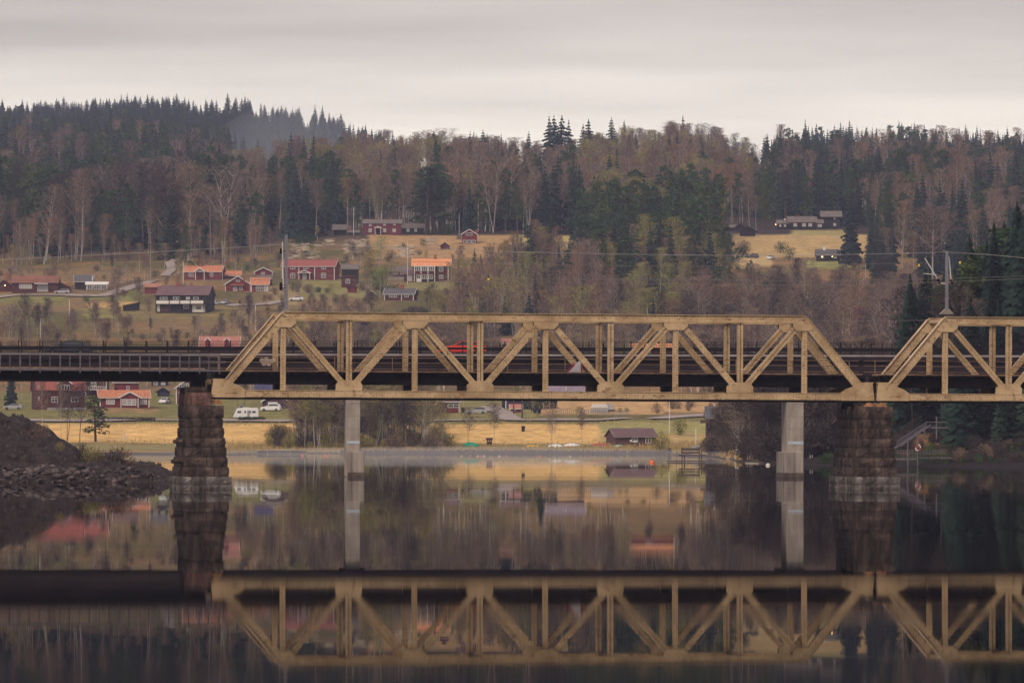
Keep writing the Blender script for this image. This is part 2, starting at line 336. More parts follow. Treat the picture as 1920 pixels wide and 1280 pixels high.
# ---------------------------------------------------------------- materials of the bridges
def steel_paint():
    m = bpy.data.materials.new('weathered_ochre_paint'); m.use_nodes = True; t = m.node_tree; b = t.nodes['Principled BSDF']
    b.inputs['Roughness'].default_value = .55; b.inputs['Specular IOR Level'].default_value = .35
    tcn = N('ShaderNodeTexCoord', t)
    def noise(scale, det, st=(1, 1, 1)):
        q = N('ShaderNodeMapping', t); q.inputs['Scale'].default_value = [scale * s for s in st]; t.links.new(tcn.outputs['Object'], q.inputs[0])
        n = N('ShaderNodeTexNoise', t); n.inputs['Scale'].default_value = 1; n.inputs['Detail'].default_value = det; n.inputs['Roughness'].default_value = .65; t.links.new(q.outputs[0], n.inputs['Vector']); return n
    base = N('ShaderNodeValToRGB', t); e = base.color_ramp.elements
    e[0].position = .38; e[0].color = (.36, .235, .12, 1); e[1].position = .62; e[1].color = (.56, .385, .215, 1)
    t.links.new(noise(.5, 6).outputs[0], base.inputs[0])
    rust = N('ShaderNodeValToRGB', t); e = rust.color_ramp.elements; e[0].position = .56; e[0].color = (0, 0, 0, 1); e[1].position = .68; e[1].color = (1, 1, 1, 1)
    t.links.new(noise(1.6, 8, (1, 1, 1.6)).outputs[0], rust.inputs[0])
    mx_ = N('ShaderNodeMixRGB', t); mx_.inputs[2].default_value = (.17, .075, .035, 1)
    mm = N('ShaderNodeMath', t, operation='MULTIPLY'); mm.inputs[1].default_value = .75; t.links.new(rust.outputs[0], mm.inputs[0]); t.links.new(mm.outputs[0], mx_.inputs[0]); t.links.new(base.outputs[0], mx_.inputs[1])
    # rivet heads in rows: small dark dots
    sp = N('ShaderNodeTexVoronoi', t); sp.inputs['Scale'].default_value = 4.6; sp.inputs['Randomness'].default_value = .35; t.links.new(tcn.outputs['Object'], sp.inputs['Vector'])
    dr = N('ShaderNodeValToRGB', t); e = dr.color_ramp.elements; e[0].position = .20; e[0].color = (.36, .30, .26, 1); e[1].position = .30; e[1].color = (1, 1, 1, 1)
    t.links.new(sp.outputs['Distance'], dr.inputs[0]); m2 = N('ShaderNodeMixRGB', t, blend_type='MULTIPLY'); m2.inputs[0].default_value = .75
    t.links.new(mx_.outputs[0], m2.inputs[1]); t.links.new(dr.outputs[0], m2.inputs[2]); t.links.new(m2.outputs[0], b.inputs['Base Color'])
    MC['ochre'] = m; return m
OCHRE = steel_paint()
M_DARK = mat('very_dark_steel', (.014, .010, .010), .9, (.006, .005, .006), 1.2, spec=.05)  # even near-black steel for girders, floor beams and chord undersides
M_BLACK = mat('black_tarred_timber', (.010, .008, .009), .95, spec=.05)
M_RUSTY = mat('rusty_rail', (.30, .19, .12), .6, (.16, .085, .05), 2)
M_GREY = mat('galvanised_steel', (.15, .13, .14), .6, (.09, .08, .09), 2)
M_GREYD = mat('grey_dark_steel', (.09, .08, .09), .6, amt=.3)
M_CONC = mat('river_concrete', (.38, .32, .27), .9, (.25, .205, .175), 1.2, stretch=(1.6, 1.6, .35), bump=.03, detail=8)
M_CONCD = mat('stained_concrete', (.36, .30, .25), .9, (.15, .12, .11), .8, stretch=(2.5, 2.5, .25), bump=.02)

# ---------------------------------------------------------------- rail bridge frame (x along the bridge, y away from the camera)
TH = math.radians(8.6); P = 5.055; GR = math.radians(0.17)
RC = at(1021.9, 747.8, 436.0); RC.z = 0
ZT, ZF, ZB, ZU = 13.43, 12.86, 7.47, 6.89     # top of top chord, its underside, top and bottom of bottom chord
W = 5.45; DK = 8.87
def rail_root(name, label, cat, s, group=None):
    c = RC + Vector((math.cos(TH), math.sin(TH), 0)) * s; c.z = -math.tan(GR) * s
    return thing(name, label, cat, c, TH, group, ry=GR)

def make_span(s0, label, mast=True):
    """one truss span; local x = 0 at its left bearing"""
    r = rail_root('truss_span', label, 'bridge', s0, 'riveted steel truss spans on the stone piers')
    L = 10 * P; zc_t = (ZT + ZF) / 2; zc_b = (ZB + ZU) / 2
    for y0 in (0.0, W):
        # chords
        c = MB(); c.box(P - .05, L - P + .05, y0 - .22, y0 + .22, ZF + .12, ZT - .05)
        c.box(P - .02, L - P + .02, y0 - .33, y0 + .33, ZT - .05, ZT); c.box(P + .5, L - P - .5, y0 - .28, y0 + .28, ZF - .04, ZF + .12)
        c.build('top_chord', OCHRE, r)
        c = MB(); c.box(-.35, L + .35, y0 - .22, y0 + .22, ZU + .03, ZB - .04); c.box(-.30, L + .30, y0 - .27, y0 + .27, ZB - .04, ZB)
        for i in (1, 3, 5, 7):
            x = i * P; c.box((i + 1) * P - 1.0 if i < 9 else x, (i + 1) * P + 1.0, y0 - .245, y0 - .22, ZU + .06, ZB - .05)
        c.build('bottom_chord', OCHRE, r)
        c = MB(); c.box(-.30, L + .30, y0 - .26, y0 + .26, ZU - .12, ZU + .03); c.build('bottom_flange', M_DARK, r)  # underside of the chord, near-black beneath the ochre
        # end posts
        for a, b_, sx in (((.15, y0, zc_b), (P + .12, y0, zc_t - .02), 1), ((L - .15, y0, zc_b), (L - P - .12, y0, zc_t - .02), -1)):
            A, B = Vector(a), Vector(b_); e = MB(); e.bar(A, B, .60, .44)
            d = (B - A).normalized(); n_ = Vector((-d.z, 0, d.x)) * sx
            e.bar(A + n_ * .33 + d * .9, B + n_ * .33 - d * .02, .05, .66); e.build('end_post', OCHRE, r)
        # posts
        for i in range(1, 10):
            x = i * P; z0 = ZB - .02; z1 = ZF + .10 if i % 2 == 0 else ZF - .55
            e = MB()
            if i % 2 == 0:
                e.box(x - .22, x - .03, y0 - .16, y0 + .16, ZB + .05, z1); e.box(x + .03, x + .22, y0 - .16, y0 + .16, ZB + .05, z1); e.box(x - .03, x + .03, y0 - .06, y0 + .06, ZB + .05, z1)
            else:
                e.box(x - .20, x + .20, y0 - .17, y0 - .12, z0, z1 + .3); e.box(x - .20, x + .20, y0 + .12, y0 + .17, z0, z1 + .3); e.box(x - .12, x + .12, y0 - .12, y0 + .12, z0, z1 + .3)
            e.build('vertical_post', OCHRE, r)
        # diagonals
        for i in range(1, 9):
            if i % 2 == 1: a, b_ = Vector((i * P + .42, y0, ZF - .12)), Vector(((i + 1) * P - .40, y0, ZB + .45))
            else: a, b_ = Vector((i * P + .40, y0, ZB + .45)), Vector(((i + 1) * P - .42, y0, ZF - .12))
            e = MB(); grooved = (i % 2 == 1) == (i < 5)
            if grooved:
                d = (b_ - a).normalized(); n_ = Vector((-d.z, 0, d.x))
                e.bar(a + n_ * .13, b_ + n_ * .13, .18, .30); e.bar(a - n_ * .13, b_ - n_ * .13, .18, .30); e.bar(a, b_, .08, .14)
            else: e.bar(a, b_, .46, .30)
            e.build('diagonal', OCHRE, r)
        # gusset plates, slightly proud of the members
        for i in range(1, 10):
            x = i * P
            if i % 2 == 0: pl = [(x - 1.0, ZB - .0), (x + 1.0, ZB), (x + 1.0, ZB + .45), (x + .72, ZB + .78), (x - .72, ZB + .78), (x - 1.0, ZB + .45)]
            elif i in (1, 9):
                s_ = 1 if i == 1 else -1
                pl = [(x - .25 * s_, ZF + .1), (x + .95 * s_, ZF + .1), (x + .95 * s_, ZF - .30), (x + .62 * s_, ZF - .62), (x - .42 * s_, ZF - .62), (x - .78 * s_, ZF - .45)]
            else: pl = [(x - .95, ZF + .1), (x + .95, ZF + .1), (x + .95, ZF - .3), (x + .62, ZF - .62), (x - .62, ZF - .62), (x - .95, ZF - .3)]
            e = MB(); e.prism(pl, y0 - .26, y0 - .23); e.prism(pl, y0 + .23, y0 + .26); e.build('gusset_plate', OCHRE, r)
        for s_, x in ((1, 0), (-1, L)):
            e = MB(); pl = [(x - .42 * s_, ZU), (x + 2.15 * s_, ZU), (x + 2.15 * s_, ZB + .02), (x + 1.75 * s_, ZB + .30), (x + .55 * s_, ZB + .78), (x - .28 * s_, ZB + .78)]
            e.prism(pl, y0 - .285, y0 - .25); e.prism(pl, y0 + .25, y0 + .285)
            e.box(min(x - .36 * s_, x + .5 * s_), max(x - .36 * s_, x + .5 * s_), y0 - .3, y0 + .3, ZB + .78, ZB + .84)
            e.build('end_gusset_plate', OCHRE, r)
            e = MB(); bz = 6.36
            e.prism([(x - .12, ZU - .14), (x + .12, ZU - .14), (x + .42, bz + .12), (x + .42, bz), (x - .42, bz), (x - .42, bz + .12)], y0 - .3, y0 + .3)
            e.build('bearing', M_BEAR, r)
    # bracing between the two trusses
    for i in range(0, 11):
        x = i * P
        e = MB(); e.box(x - .16, x + .16, .25, W - .25, ZU + .62, DK - .95); e.build('floor_beam', M_DARK, r)
        if 1 <= i <= 9: e = MB(); e.box(x - .11, x + .11, .3, W - .3, ZF + .15, ZF + .42); e.build('top_strut', OCHRE, r)
    e = MB()
    for i in range(1, 9):
        e.bar((i * P, .3, ZF + .2), ((i + 1) * P, W - .3, ZF + .2), .10, .10, up=(0, 0, 1)); e.bar((i * P, W - .3, ZF + .32), ((i + 1) * P, .3, ZF + .32), .10, .10, up=(0, 0, 1))
    e.build('top_bracing', OCHRE, r)
    # track
    for y in (.95, 1.95, 3.45, 4.55):
        e = MB(); e.box(.05, L - .05, y - .12, y + .12, 7.95, DK - .18); e.box(.05, L - .05, y - .17, y + .17, 7.93, 7.99); e.build('stringer', M_DARK, r)
    e = MB()
    for k in range(int(L / .62)): e.box(.2 + k * .62, .44 + k * .62, 1.3, 4.1, DK - .18, DK - .02)
    e.build('sleepers', M_BLACK, r)
    for y in (1.98, 3.42):
        e = MB(); e.box(.05, L - .05, y - .035, y + .035, DK - .02, DK + .12); e.build('rail', M_RUSTY, r)
    for y in (.82, 4.62):
        e = MB(); e.box(.02, L - .02, y - .42, y + .42, DK - .10, DK); e.build('walkway', M_BLACK, r)
    e = MB()
    for z in (9.16, 9.63, 10.03): e.tube([(-.3, 4.98, z), (L + .3, 4.98, z)], .022, 4)
    for k in range(12): e.tube([(.6 + k * 4.5, 4.98, DK - .05), (.6 + k * 4.5, 4.98, 10.06)], .035, 4)
    e.build('handrail', M_RUSTY, r)
    return r
M_BEAR = mat('orange_rust_casting', (.42, .22, .10), .8, (.22, .09, .04), 3)
span1 = make_span(-5 * P, 'long ochre riveted truss span between the two big stone piers')
span2 = make_span(5 * P + 1.0, 'ochre truss span cut off by the right edge of the picture')
# small details on the long span
e = MB()
for k, (dx, dz) in enumerate(((-.32, .35), (.0, .42), (.34, .30), (-.18, .12), (.2, .1))): e.tube([(P - .75 + dx, W - .55, DK + .55 + dz), (P - .75 + dx, W - .40, DK + .55 + dz)], [.2, .2], 8)
e.build('cable_coil', mat('faded_cable', (.38, .29, .24), .9), span1)
sg = rail_root('track_sign', 'small white and red triangular sign beside the track inside the truss', 'sign', 0)
x0 = 2.9
e = MB().prism([(x0 - .5, 8.95), (x0 + .55, 8.95), (x0 + .55, 10.0), (x0 + .05, 9.55)], 4.3, 4.34); e.build('sign_panel', mat('sign_white', (.62, .58, .6), .6), sg)
e = MB(); e.box(x0 + .55, x0 + .68, 4.28, 4.36, 8.93, 9.75); e.prism([(x0 - .65, 8.93), (x0 - .5, 8.93), (x0 + .05, 9.5), (x0 + .05, 9.75)], 4.28, 4.36); e.build('red_border', mat('sign_red', (.35, .03, .06), .6), sg)

# approach span on the left
ap = rail_root('girder_span', 'black plate girder approach span with grey railed walkway on the left', 'bridge', -5 * P - .7)
LA = 62.0
e = MB()
for y in (.9, 4.5): e.box(-LA, 0, y - .15, y + .15, 8.18, 8.80); e.box(-LA, 0, y - .26, y + .26, 8.16, 8.20); e.box(-LA, 0, y - .26, y + .26, 8.80, 8.84)
for k in range(int(LA / 1.55)): e.box(-.8 - k * 1.55, -.72 - k * 1.55, .58, .75, 8.2, 8.8)
e.build('plate_girder', M_DARK, ap)
e = MB(); e.box(-LA, 0, 1.2, 4.2, 8.84, 9.0); e.build('track_bed', M_BLACK, ap)
for y in (1.98, 3.42): e = MB(); e.box(-LA, 0, y - .035, y + .035, 9.0, 9.13); e.build('rail', M_RUSTY, ap)
e = MB(); e.box(-LA, .9, -.55, .55, 8.84, 8.99); e.build('walkway', M_GREY, ap)
e = MB()
for z in (10.14,): e.box(-LA, .9, -.57, -.52, z - .035, z + .035)
for z in (9.62, 9.50): e.box(-7.9, 1.3, -.56, -.53, z - .022, z + .022)
for k in range(int(LA / 1.51)):
    x = .85 - k * 1.51; e.box(x - .05, x + .05, -.62, -.54, 8.66, 10.2)
e.build('railing', M_GREY, ap)
e = MB()
e.box(-LA, .9, .50, .54, 10.0, 10.07)
for k in range(int(LA / 1.51)): x = .15 - k * 1.51; e.box(x - .045, x + .045, .5, .56, 8.99, 10.05)
e.build('far_railing', M_GREYD, ap)
e = MB(); e.box(.55, .75, -.1, .1, 7.95, 8.85); e.box(-.9, -.1, .6, 4.8, 7.55, 8.2); e.build('end_bracket', M_DARK, ap)

# ---------------------------------------------------------------- masonry piers
def stone_mat(name, c1, c2, c3, streak=0):
    m = bpy.data.materials.new(name); m.use_nodes = True; t = m.node_tree; b = t.nodes['Principled BSDF']; b.inputs['Roughness'].default_value = .92; b.inputs['Specular IOR Level'].default_value = .15
    g = N('ShaderNodeTexCoord', t)
    def nz_(scale, st=(1, 1, 1), d=6):
        q = N('ShaderNodeMapping', t); q.inputs['Scale'].default_value = [scale * s for s in st]; t.links.new(g.outputs['Object'], q.inputs[0])
        n = N('ShaderNodeTexNoise', t); n.inputs['Scale'].default_value = 1; n.inputs['Detail'].default_value = d; n.inputs['Roughness'].default_value = .62; t.links.new(q.outputs[0], n.inputs['Vector']); return n
    r = N('ShaderNodeValToRGB', t); e = r.color_ramp.elements; e[0].position = .32; e[0].color = hexc(c1); e[1].position = .68; e[1].color = hexc(c3); q = e.new(.5); q.color = hexc(c2)
    t.links.new(nz_(.9).outputs[0], r.inputs[0])
    s = N('ShaderNodeValToRGB', t); e = s.color_ramp.elements; e[0].position = .44; e[0].color = (.32, .28, .28, 1); e[1].position = .60; e[1].color = (1, 1, 1, 1)
    t.links.new(nz_(1.3, (1.3, 1.3, .4)).outputs[0], s.inputs[0]); mx_ = N('ShaderNodeMixRGB', t, blend_type='MULTIPLY'); mx_.inputs[0].default_value = .8
    t.links.new(r.outputs[0], mx_.inputs[1]); t.links.new(s.outputs[0], mx_.inputs[2]); t.links.new(mx_.outputs[0], b.inputs['Base Color'])
    bn = N('ShaderNodeBump', t); bn.inputs['Distance'].default_value = .12; t.links.new(nz_(2.2).outputs[0], bn.inputs['Height']); t.links.new(bn.outputs[0], b.inputs['Normal'])
    return m
M_STONE = stone_mat('brown_granite', (.042, .030, .028), (.085, .060, .052), (.15, .10, .08))
M_STONER = stone_mat('red_granite', (.10, .055, .048), (.16, .085, .07), (.22, .12, .10))
M_PLINTH = stone_mat('pale_granite', (.07, .058, .054), (.14, .118, .108), (.26, .225, .205))
M_JOINT = mat('dark_mortar', (.03, .024, .024), .95)
def rock_block(mb, x0, x1, y0, y1, z0, z1, rnd, bulge=.1, n=(5, 4, 4)):
    """a quarry-faced block: box grid pushed outwards in the middle of each face"""
    def face(o, u, v, nu, nv, nrm):
        V = []
        for j in range(nv + 1):
            for i in range(nu + 1):
                a, b_ = i / nu, j / nv; q = o + u * a + v * b_
                k = (min(a, 1 - a) * 2) ** .3 * (min(b_, 1 - b_) * 2) ** .45
                V.append(q + nrm * (k * bulge * (.45 + .9 * rnd.random())))
        mb.add(V, [(j*(nu+1)+i, j*(nu+1)+i+1, (j+1)*(nu+1)+i+1, (j+1)*(nu+1)+i) for j in range(nv) for i in range(nu)])
    X, Y_, Z = Vector((x1 - x0, 0, 0)), Vector((0, y1 - y0, 0)), Vector((0, 0, z1 - z0)); o = Vector((x0, y0, z0))
    face(o, X, Z, n[0], n[2], Vector((0, -1, 0))); face(o + Y_, X, Z, 2, 2, Vector((0, 1, 0)))
    face(o, Y_, Z, n[1], n[2], Vector((-1, 0, 0))); face(o + X, Y_, Z, n[1], n[2], Vector((1, 0, 0)))
    face(o + Z, X, Y_, n[0], 2, Vector((0, 0, .3))); face(o, X, Y_, 1, 1, Vector((0, 0, 0)))
def make_pier(s, label, wtop, wbot, left):
    r = rail_root('stone_pier', label, 'bridge pier', s, 'rough stone piers carrying the rail bridge'); r.rotation_euler[1] = 0; r.location.z = 0
    rnd = random.Random(int(s * 7) + 3)
    z = .93; hc = [.76, .74, .75, .72, .76, .74]; n = len(hc); tot = sum(hc); ytop0, ytop1 = -1.05, W + 1.4
    def half(zz): k = (zz - .93) / (tot); return wbot / 2 + (wtop - wbot) / 2 * k, -.42 * (1 - k)
    mb = MB(); core = MB()
    for i, h in enumerate(hc):
        hw, dy = half(z + h / 2); nb = 2 if i % 2 else 3
        cuts = [0] + sorted((k + (rnd.random() - .5) * .35) / nb for k in range(1, nb)) + [1]
        for k in range(nb):
            a, b_ = -hw + cuts[k] * 2 * hw, -hw + cuts[k + 1] * 2 * hw
            rock_block(mb, a + .03, b_ - .03, ytop0 + dy, ytop0 + dy + 1.0, z + .022, z + h - .022, rnd, .085)
        ny_ = 4; ys_ = np.linspace(ytop0 + dy + 1.02, ytop1 - dy, ny_ + 1)
        for k in range(ny_):
            rock_block(mb, -hw, -hw + .8, ys_[k] + .02, ys_[k + 1] - .02, z + .022, z + h - .022, rnd, .085)
            rock_block(mb, hw - .8, hw, ys_[k] + .02, ys_[k + 1] - .02, z + .022, z + h - .022, rnd, .085)
        core.box(-hw + .06, hw - .06, ytop0 + dy + .06, ytop1 - dy - .06, z, z + h)
        z += h
    mb.build('masonry', M_STONE, r); core.build('masonry_core', M_JOINT, r)
    c = MB(); hw = wtop / 2 + .10
    for k in range(2): rock_block(c, -hw + k * hw * 1.0, hw * k + .0 if k == 0 else hw, ytop0 - .08, ytop1 + .08, z, 6.36 - (.02 if k else 0), rnd, .10, n=(6, 8, 4))
    c.build('cap_stone', M_STONE, r)
    p_ = MB(); hw = wbot / 2 + .14; zz = -1.2
    for h in (.9, .62, .60):
        nb = 4; cuts = [0] + sorted((k + (rnd.random() - .5) * .3) / nb for k in range(1, nb)) + [1]
        for k in range(nb): rock_block(p_, -hw + cuts[k] * 2 * hw, -hw + cuts[k + 1] * 2 * hw - .015, ytop0 - .62, ytop0 + 1, zz, zz + h, rnd, .085)
        for k in range(4):
            yy = ytop0 + 1 + k * 1.9; rock_block(p_, -hw, -hw + 1, yy, yy + 1.88, zz, zz + h, rnd, .085); rock_block(p_, hw - 1, hw, yy, yy + 1.88, zz, zz + h, rnd, .085)
        zz += h + .01
    p_.box(-hw + .1, hw - .1, ytop0 - .5, ytop1 + .5, -1.2, .9)
    p_.build('plinth', M_PLINTH, r)
    b_ = MB()
    if left:
        rock_block(b_, -1.36, .48, -.6, 6.4, 6.34, 7.32, rnd, .07); b_.build('bearing_block', M_STONER, r)
        b2 = MB(); rock_block(b2, -1.40, .2, .2, 5.4, 7.30, 7.75, rnd, .08); b2.build('upper_bearing_block', M_STONE, r)
        b3 = MB(); rock_block(b3, -2.3, -1.6, -.5, .5, 3.45, 3.75, rnd, .09); b3.build('projecting_stone', M_STONE, r); b3 = MB(); rock_block(b3, -2.5, -1.6, -1.0, .3, 1.95, 2.25, rnd, .09); b3.build('projecting_stone', M_STONE, r)
    else:
        b_.tube([(-1.25, 3.3, 6.2), (-1.25, 3.3, 7.0)], [.55, .35], 10); b_.build('bearing_drum', M_BLACK, r)
    return r
make_pier(-5 * P - .92, 'left stone pier with a reddish bearing block under the girder end', 2.55, 3.62, True)
make_pier(5 * P + .32, 'right stone pier with pale plinth beneath both truss ends', 2.6, 3.42, False)

# abutment wall at the far left end
aw = rail_root('abutment', 'dark stone abutment at the left edge under the girder span', 'bridge abutment', -5 * P - 16.35)
e = MB(); rr = random.Random(4)
for k in range(5): rock_block(e, -3.0, -.6, -.6, 6, 3.2 + k, 4.18 + k, rr, .08)
e.build('masonry', mat('near_black_stone', (.02, .016, .017), .95), aw)  # one near-black stone colour for the whole abutment

# ---------------------------------------------------------------- catenary masts and overhead wires
def mast(px, py_top, label, right):
    Yb = {0: 433.0, 1: 444.0}[right]
    base = at(px, 586, Yb + 1.0); s = 24.55 if not right else 24.1
    r = thing('catenary_mast', label, 'railway mast', base, TH, 'railway masts standing on the truss tops')
    h = (586 - py_top) / s
    e = MB(); e.box(-.11, .11, -.12, -.09, 0, h); e.box(-.11, .11, .09, .12, 0, h); e.box(-.03, .03, -.09, .09, 0, h); e.build('post', mat('mast_grey', (.20, .195, .23), .6), r)
    e = MB(); e.prism([(-.55, -.12), (.55, -.12), (.3, .12), (.14, .3), (-.14, .3), (-.3, .12)], -.3, .3); e.build('foot_plate', mat('mast_foot', (.25, .21, .18), .8), r)
    if not right:
        e = MB(); e.tube([(-.22, -.1, 1.9), (-.32, -.15, 5.4)], .045, 6); e.build('stay_tube', mat('pale_fibre', (.6, .56, .5), .5), r)
        for z_ in (1.9, 2.1, 4.7): e = MB(); e.tube([(-.42, -.1, z_ - .2), (-.42, -.1, z_ + .2)], [.12, .07], 8); e.tube([(-.42, -.1, z_), (0, -.1, z_)], .03, 5); e.build('insulator', M_BLACK, r)
    else:
        e = MB(); e.tube([(-.1, 0, 2.25), (-.52, 0, 2.3)], .05, 6); e.tube([(-.52, 0, 2.3), (-1.75, 0, 4.25)], .045, 6); e.tube([(-.8, 0, 2.95), (-1.85, 0, 3.05)], .035, 6); e.tube([(.35, 0, 2.6), (.17, 0, 4.4)], .05, 6); e.build('cantilever', mat('pale_fibre', (.6, .56, .5), .5), r)
        for x_, z_ in ((-.65, 2.5), (.38, 2.45)): e = MB(); e.tube([(x_ + .1, 0, z_ - .22), (x_ - .08, 0, z_ + .15)], [.12, .08], 8); e.build('insulator', M_BLACK, r)
        e = MB(); e.tube([(-.1, 0, 4.65), (-.7, 0, 4.7), (-.8, 0, 4.55)], [.04, .09, .04], 6); e.build('bracket_arm', M_BLACK, r)
    return r
mast(536.5, 440, 'grey mast on the left truss top with a pale stay tube', 0)
mast(1775, 470, 'grey mast with slanted insulator arms on the right truss', 1)
M_WIRE = mat('copper_wire', (.24, .21, .20), .6); M_WIREP = mat('bright_wire', (.42, .38, .36), .5)
wires = [('pale top wire rising from the left edge to the left mast', M_WIREP, .017, [(-60, 491), (0, 487), (300, 472), (535, 458)]),
         ('pale top wire sagging between the two railway masts', M_WIREP, .017, [(538, 457), (760, 464), (960, 472), (1200, 477), (1400, 479), (1600, 477), (1775, 473)]),
         ('pale top wire falling from the right mast to the right edge', M_WIREP, .017, [(1778, 473), (1850, 477), (1980, 489)]),
         ('dark feeder wire across the hillside above the left truss corner', M_WIRE, .014, [(-60, 579), (200, 588), (400, 595), (600, 598), (1000, 600), (1500, 602), (1980, 598)]),
         ('upper dark contact wire above the long truss', M_WIRE, .013, [(-60, 497), (250, 506), (535, 486), (700, 488), (960, 495), (1300, 499), (1740, 493)]),
         ('middle thin contact wire above the long truss', M_WIRE, .012, [(-60, 500), (250, 512), (535, 516), (960, 522), (1300, 525), (1600, 526), (1980, 516)]),
         ('lower thin contact wire above the long truss', M_WIRE, .014, [(-60, 524), (250, 526), (535, 524), (960, 530), (1300, 533), (1600, 534), (1980, 520)])]
for lab, m_, r_, pts in wires:
    pp = [at(x, y, 436 + (x - 1022) * .0062 + 2.2) for x, y in pts]; q = []
    for i in range(len(pp) - 1):
        a, b_ = pp[i], pp[i + 1]; k_ = max(1, int((b_ - a).length / 4))
        for k in range(k_):
            u = k / k_; p0 = pp[max(i - 1, 0)]; p3 = pp[min(i + 2, len(pp) - 1)]
            t0 = (b_ - p0) * .5; t1 = (p3 - a) * .5
            if i == 0: t0 = b_ - a
            if i == len(pp) - 2: t1 = b_ - a
            q.append(a * (2*u**3 - 3*u**2 + 1) + t0 * (u**3 - 2*u**2 + u) + b_ * (-2*u**3 + 3*u**2) + t1 * (u**3 - u**2))
    q.append(pp[-1]); e = MB(); e.tube(q, r_, 4); w = e.build('overhead_wire', m_); tag(w, lab, 'wire', 'overhead wires of the railway')
M_YEL = mat('warning_yellow', (.75, .55, .03), .5)
for px, py, lab in ((916, 522, 'yellow and black wire insulator hanging over the middle of the hillside'), (1723, 496, 'yellow insulator hanging to the left of the right mast'), (1800, 491, 'yellow insulator hanging to the right of the right mast')):
    p_ = at(px, py, 441); r = thing('insulator', lab, 'insulator', p_, 0, 'yellow insulators on the overhead wires')
    e = MB(); e.tube([(0, 0, -.13), (0, 0, .05)], [.09, .06], 8); e.build('yellow_cap', M_YEL, r); e = MB(); e.tube([(0, 0, .05), (.02, 0, .22)], [.05, .03], 6); e.build('hanger', M_BLACK, r)

# ---------------------------------------------------------------- road bridge behind
RR = at(960, 893, 548); RR.z = 0; TR = math.radians(3.0)
def road_root(name, label, cat, s=0, n_=0, z=0, group=None, rz=0):
    u = Vector((math.cos(TR), math.sin(TR), 0)); v = Vector((-u.y, u.x, 0)); p_ = RR + u * s + v * n_; p_.z = z
    return thing(name, label, cat, p_, TR + rz, group)
rbd = road_root('road_bridge', 'dark steel girder road bridge with railings crossing behind the truss', 'bridge')
M_RBD = mat('dark_brown_girder', (.036, .024, .028), .9, (.016, .012, .015), .6, stretch=(.4, 1, 2), spec=.08); M_RBR = mat('black_railing', (.014, .011, .015), .8, spec=.1)
M_ASPH = mat('asphalt', (.05, .048, .05), .9); M_KERB = mat('pale_kerb', (.34, .29, .28), .8, (.22, .18, .18), .7)
X0, X1 = -88, 88
e = MB(); e.box(X0, X1, .2, 1.0, 9.15, 11.25); e.box(X0, X1, 7.6, 8.4, 9.15, 11.25); e.build('girder', M_RBD, rbd)
e = MB(); e.box(X0, X1, -.15, 9.4, 11.25, 11.62); e.build('deck_slab', M_RBD, rbd)
e = MB(); e.box(X0, X1, .5, 8.9, 11.62, 11.70); e.build('carriageway', M_ASPH, rbd)
e = MB(); e.box(X0, X1, -.22, .45, 11.62, 11.80); e.box(X0, X1, 8.9, 9.5, 11.62, 11.80); e.build('kerb', M_KERB, rbd)
for y in (0.0, 9.2):
    e = MB()
    for z_ in (13.02, 12.87, 12.62): e.box(X0, X1, y - .03, y + .03, z_ - .016, z_ + .016)
    e.box(X0, X1, y - .06, y + .05, 12.22, 12.46); e.box(X0, X1, y - .05, y + .03, 11.93, 12.02); e.box(X0, X1, y - .03, y + .03, 12.08, 12.12)
    for k in range(int(176 / 2.03)): x = X0 + k * 2.03; e.box(x - .05, x + .05, y - .08, y - .02, 11.4, 13.05)
    for k in range(int(176 / .26)): x = X0 + k * .26; e.box(x - .012, x + .012, y + .0, y + .02, 11.8, 12.0); e.box(x - .009, x + .009, y + .0, y + .02, 12.62, 12.87)
    e.build('railing', M_RBR, rbd)
e = MB()
for s_ in (-15.25, 27.35):
    e.box(s_ - 1.2, s_ + 1.2, .3, 8.3, 8.95, 9.15)
e.build('bearing_shelf', M_RBD, rbd)
for px0, px1, b0, b1, lab in ((648.5, 676, 653, 683.5, 'slim concrete road bridge pier standing left of the river middle'), (1479, 1511, 1471, 1509, 'slim concrete road bridge pier left of the right stone pier')):
    s_ = ((px0 + px1) / 2 - 960) / 19.46
    r = road_root('concrete_pier', lab, 'bridge pier', s_, 1.0, 0, 'concrete piers of the road bridge')
    hw = (px1 - px0) / 2 / 19.5
    e = MB(); e.box(-hw + .04, hw, 0, 5.5, 0, 9.0); e.box(-hw, -hw + .3, .12, 5.4, 0, 9.0); e.build('column', M_CONC, r, bevel=.04)
    o0, o1 = (b0 - px0) / 19.5 - hw, (b1 - px0) / 19.5 - hw
    e = MB(); [e.box(-hw + .02, hw + .015, -.015, .0, z_, z_ + .05) for z_ in (4.6, 5.8, 7.0, 8.2)]; e.build('form_joints', M_CONCD, r)
    e = MB(); e.box(o0, o1, -.6, 6.4, .35, 2.42); e.build('footing', M_CONCD, r, bevel=.05)
    e = MB(); e.box(o0 - .03, o1 + .03, -.65, 6.45, -2.5, .42); e.build('waterline_base', mat('algae_dark_concrete', (.12, .085, .07), .9, (.05, .035, .03), 1.4), r)
    e = MB(); e.box(-hw + .12, hw - .04, -.03, 0.0, 3.15, 3.45); e.build('height_plate', mat('pale_blue_plate', (.46, .50, .53), .6), r)
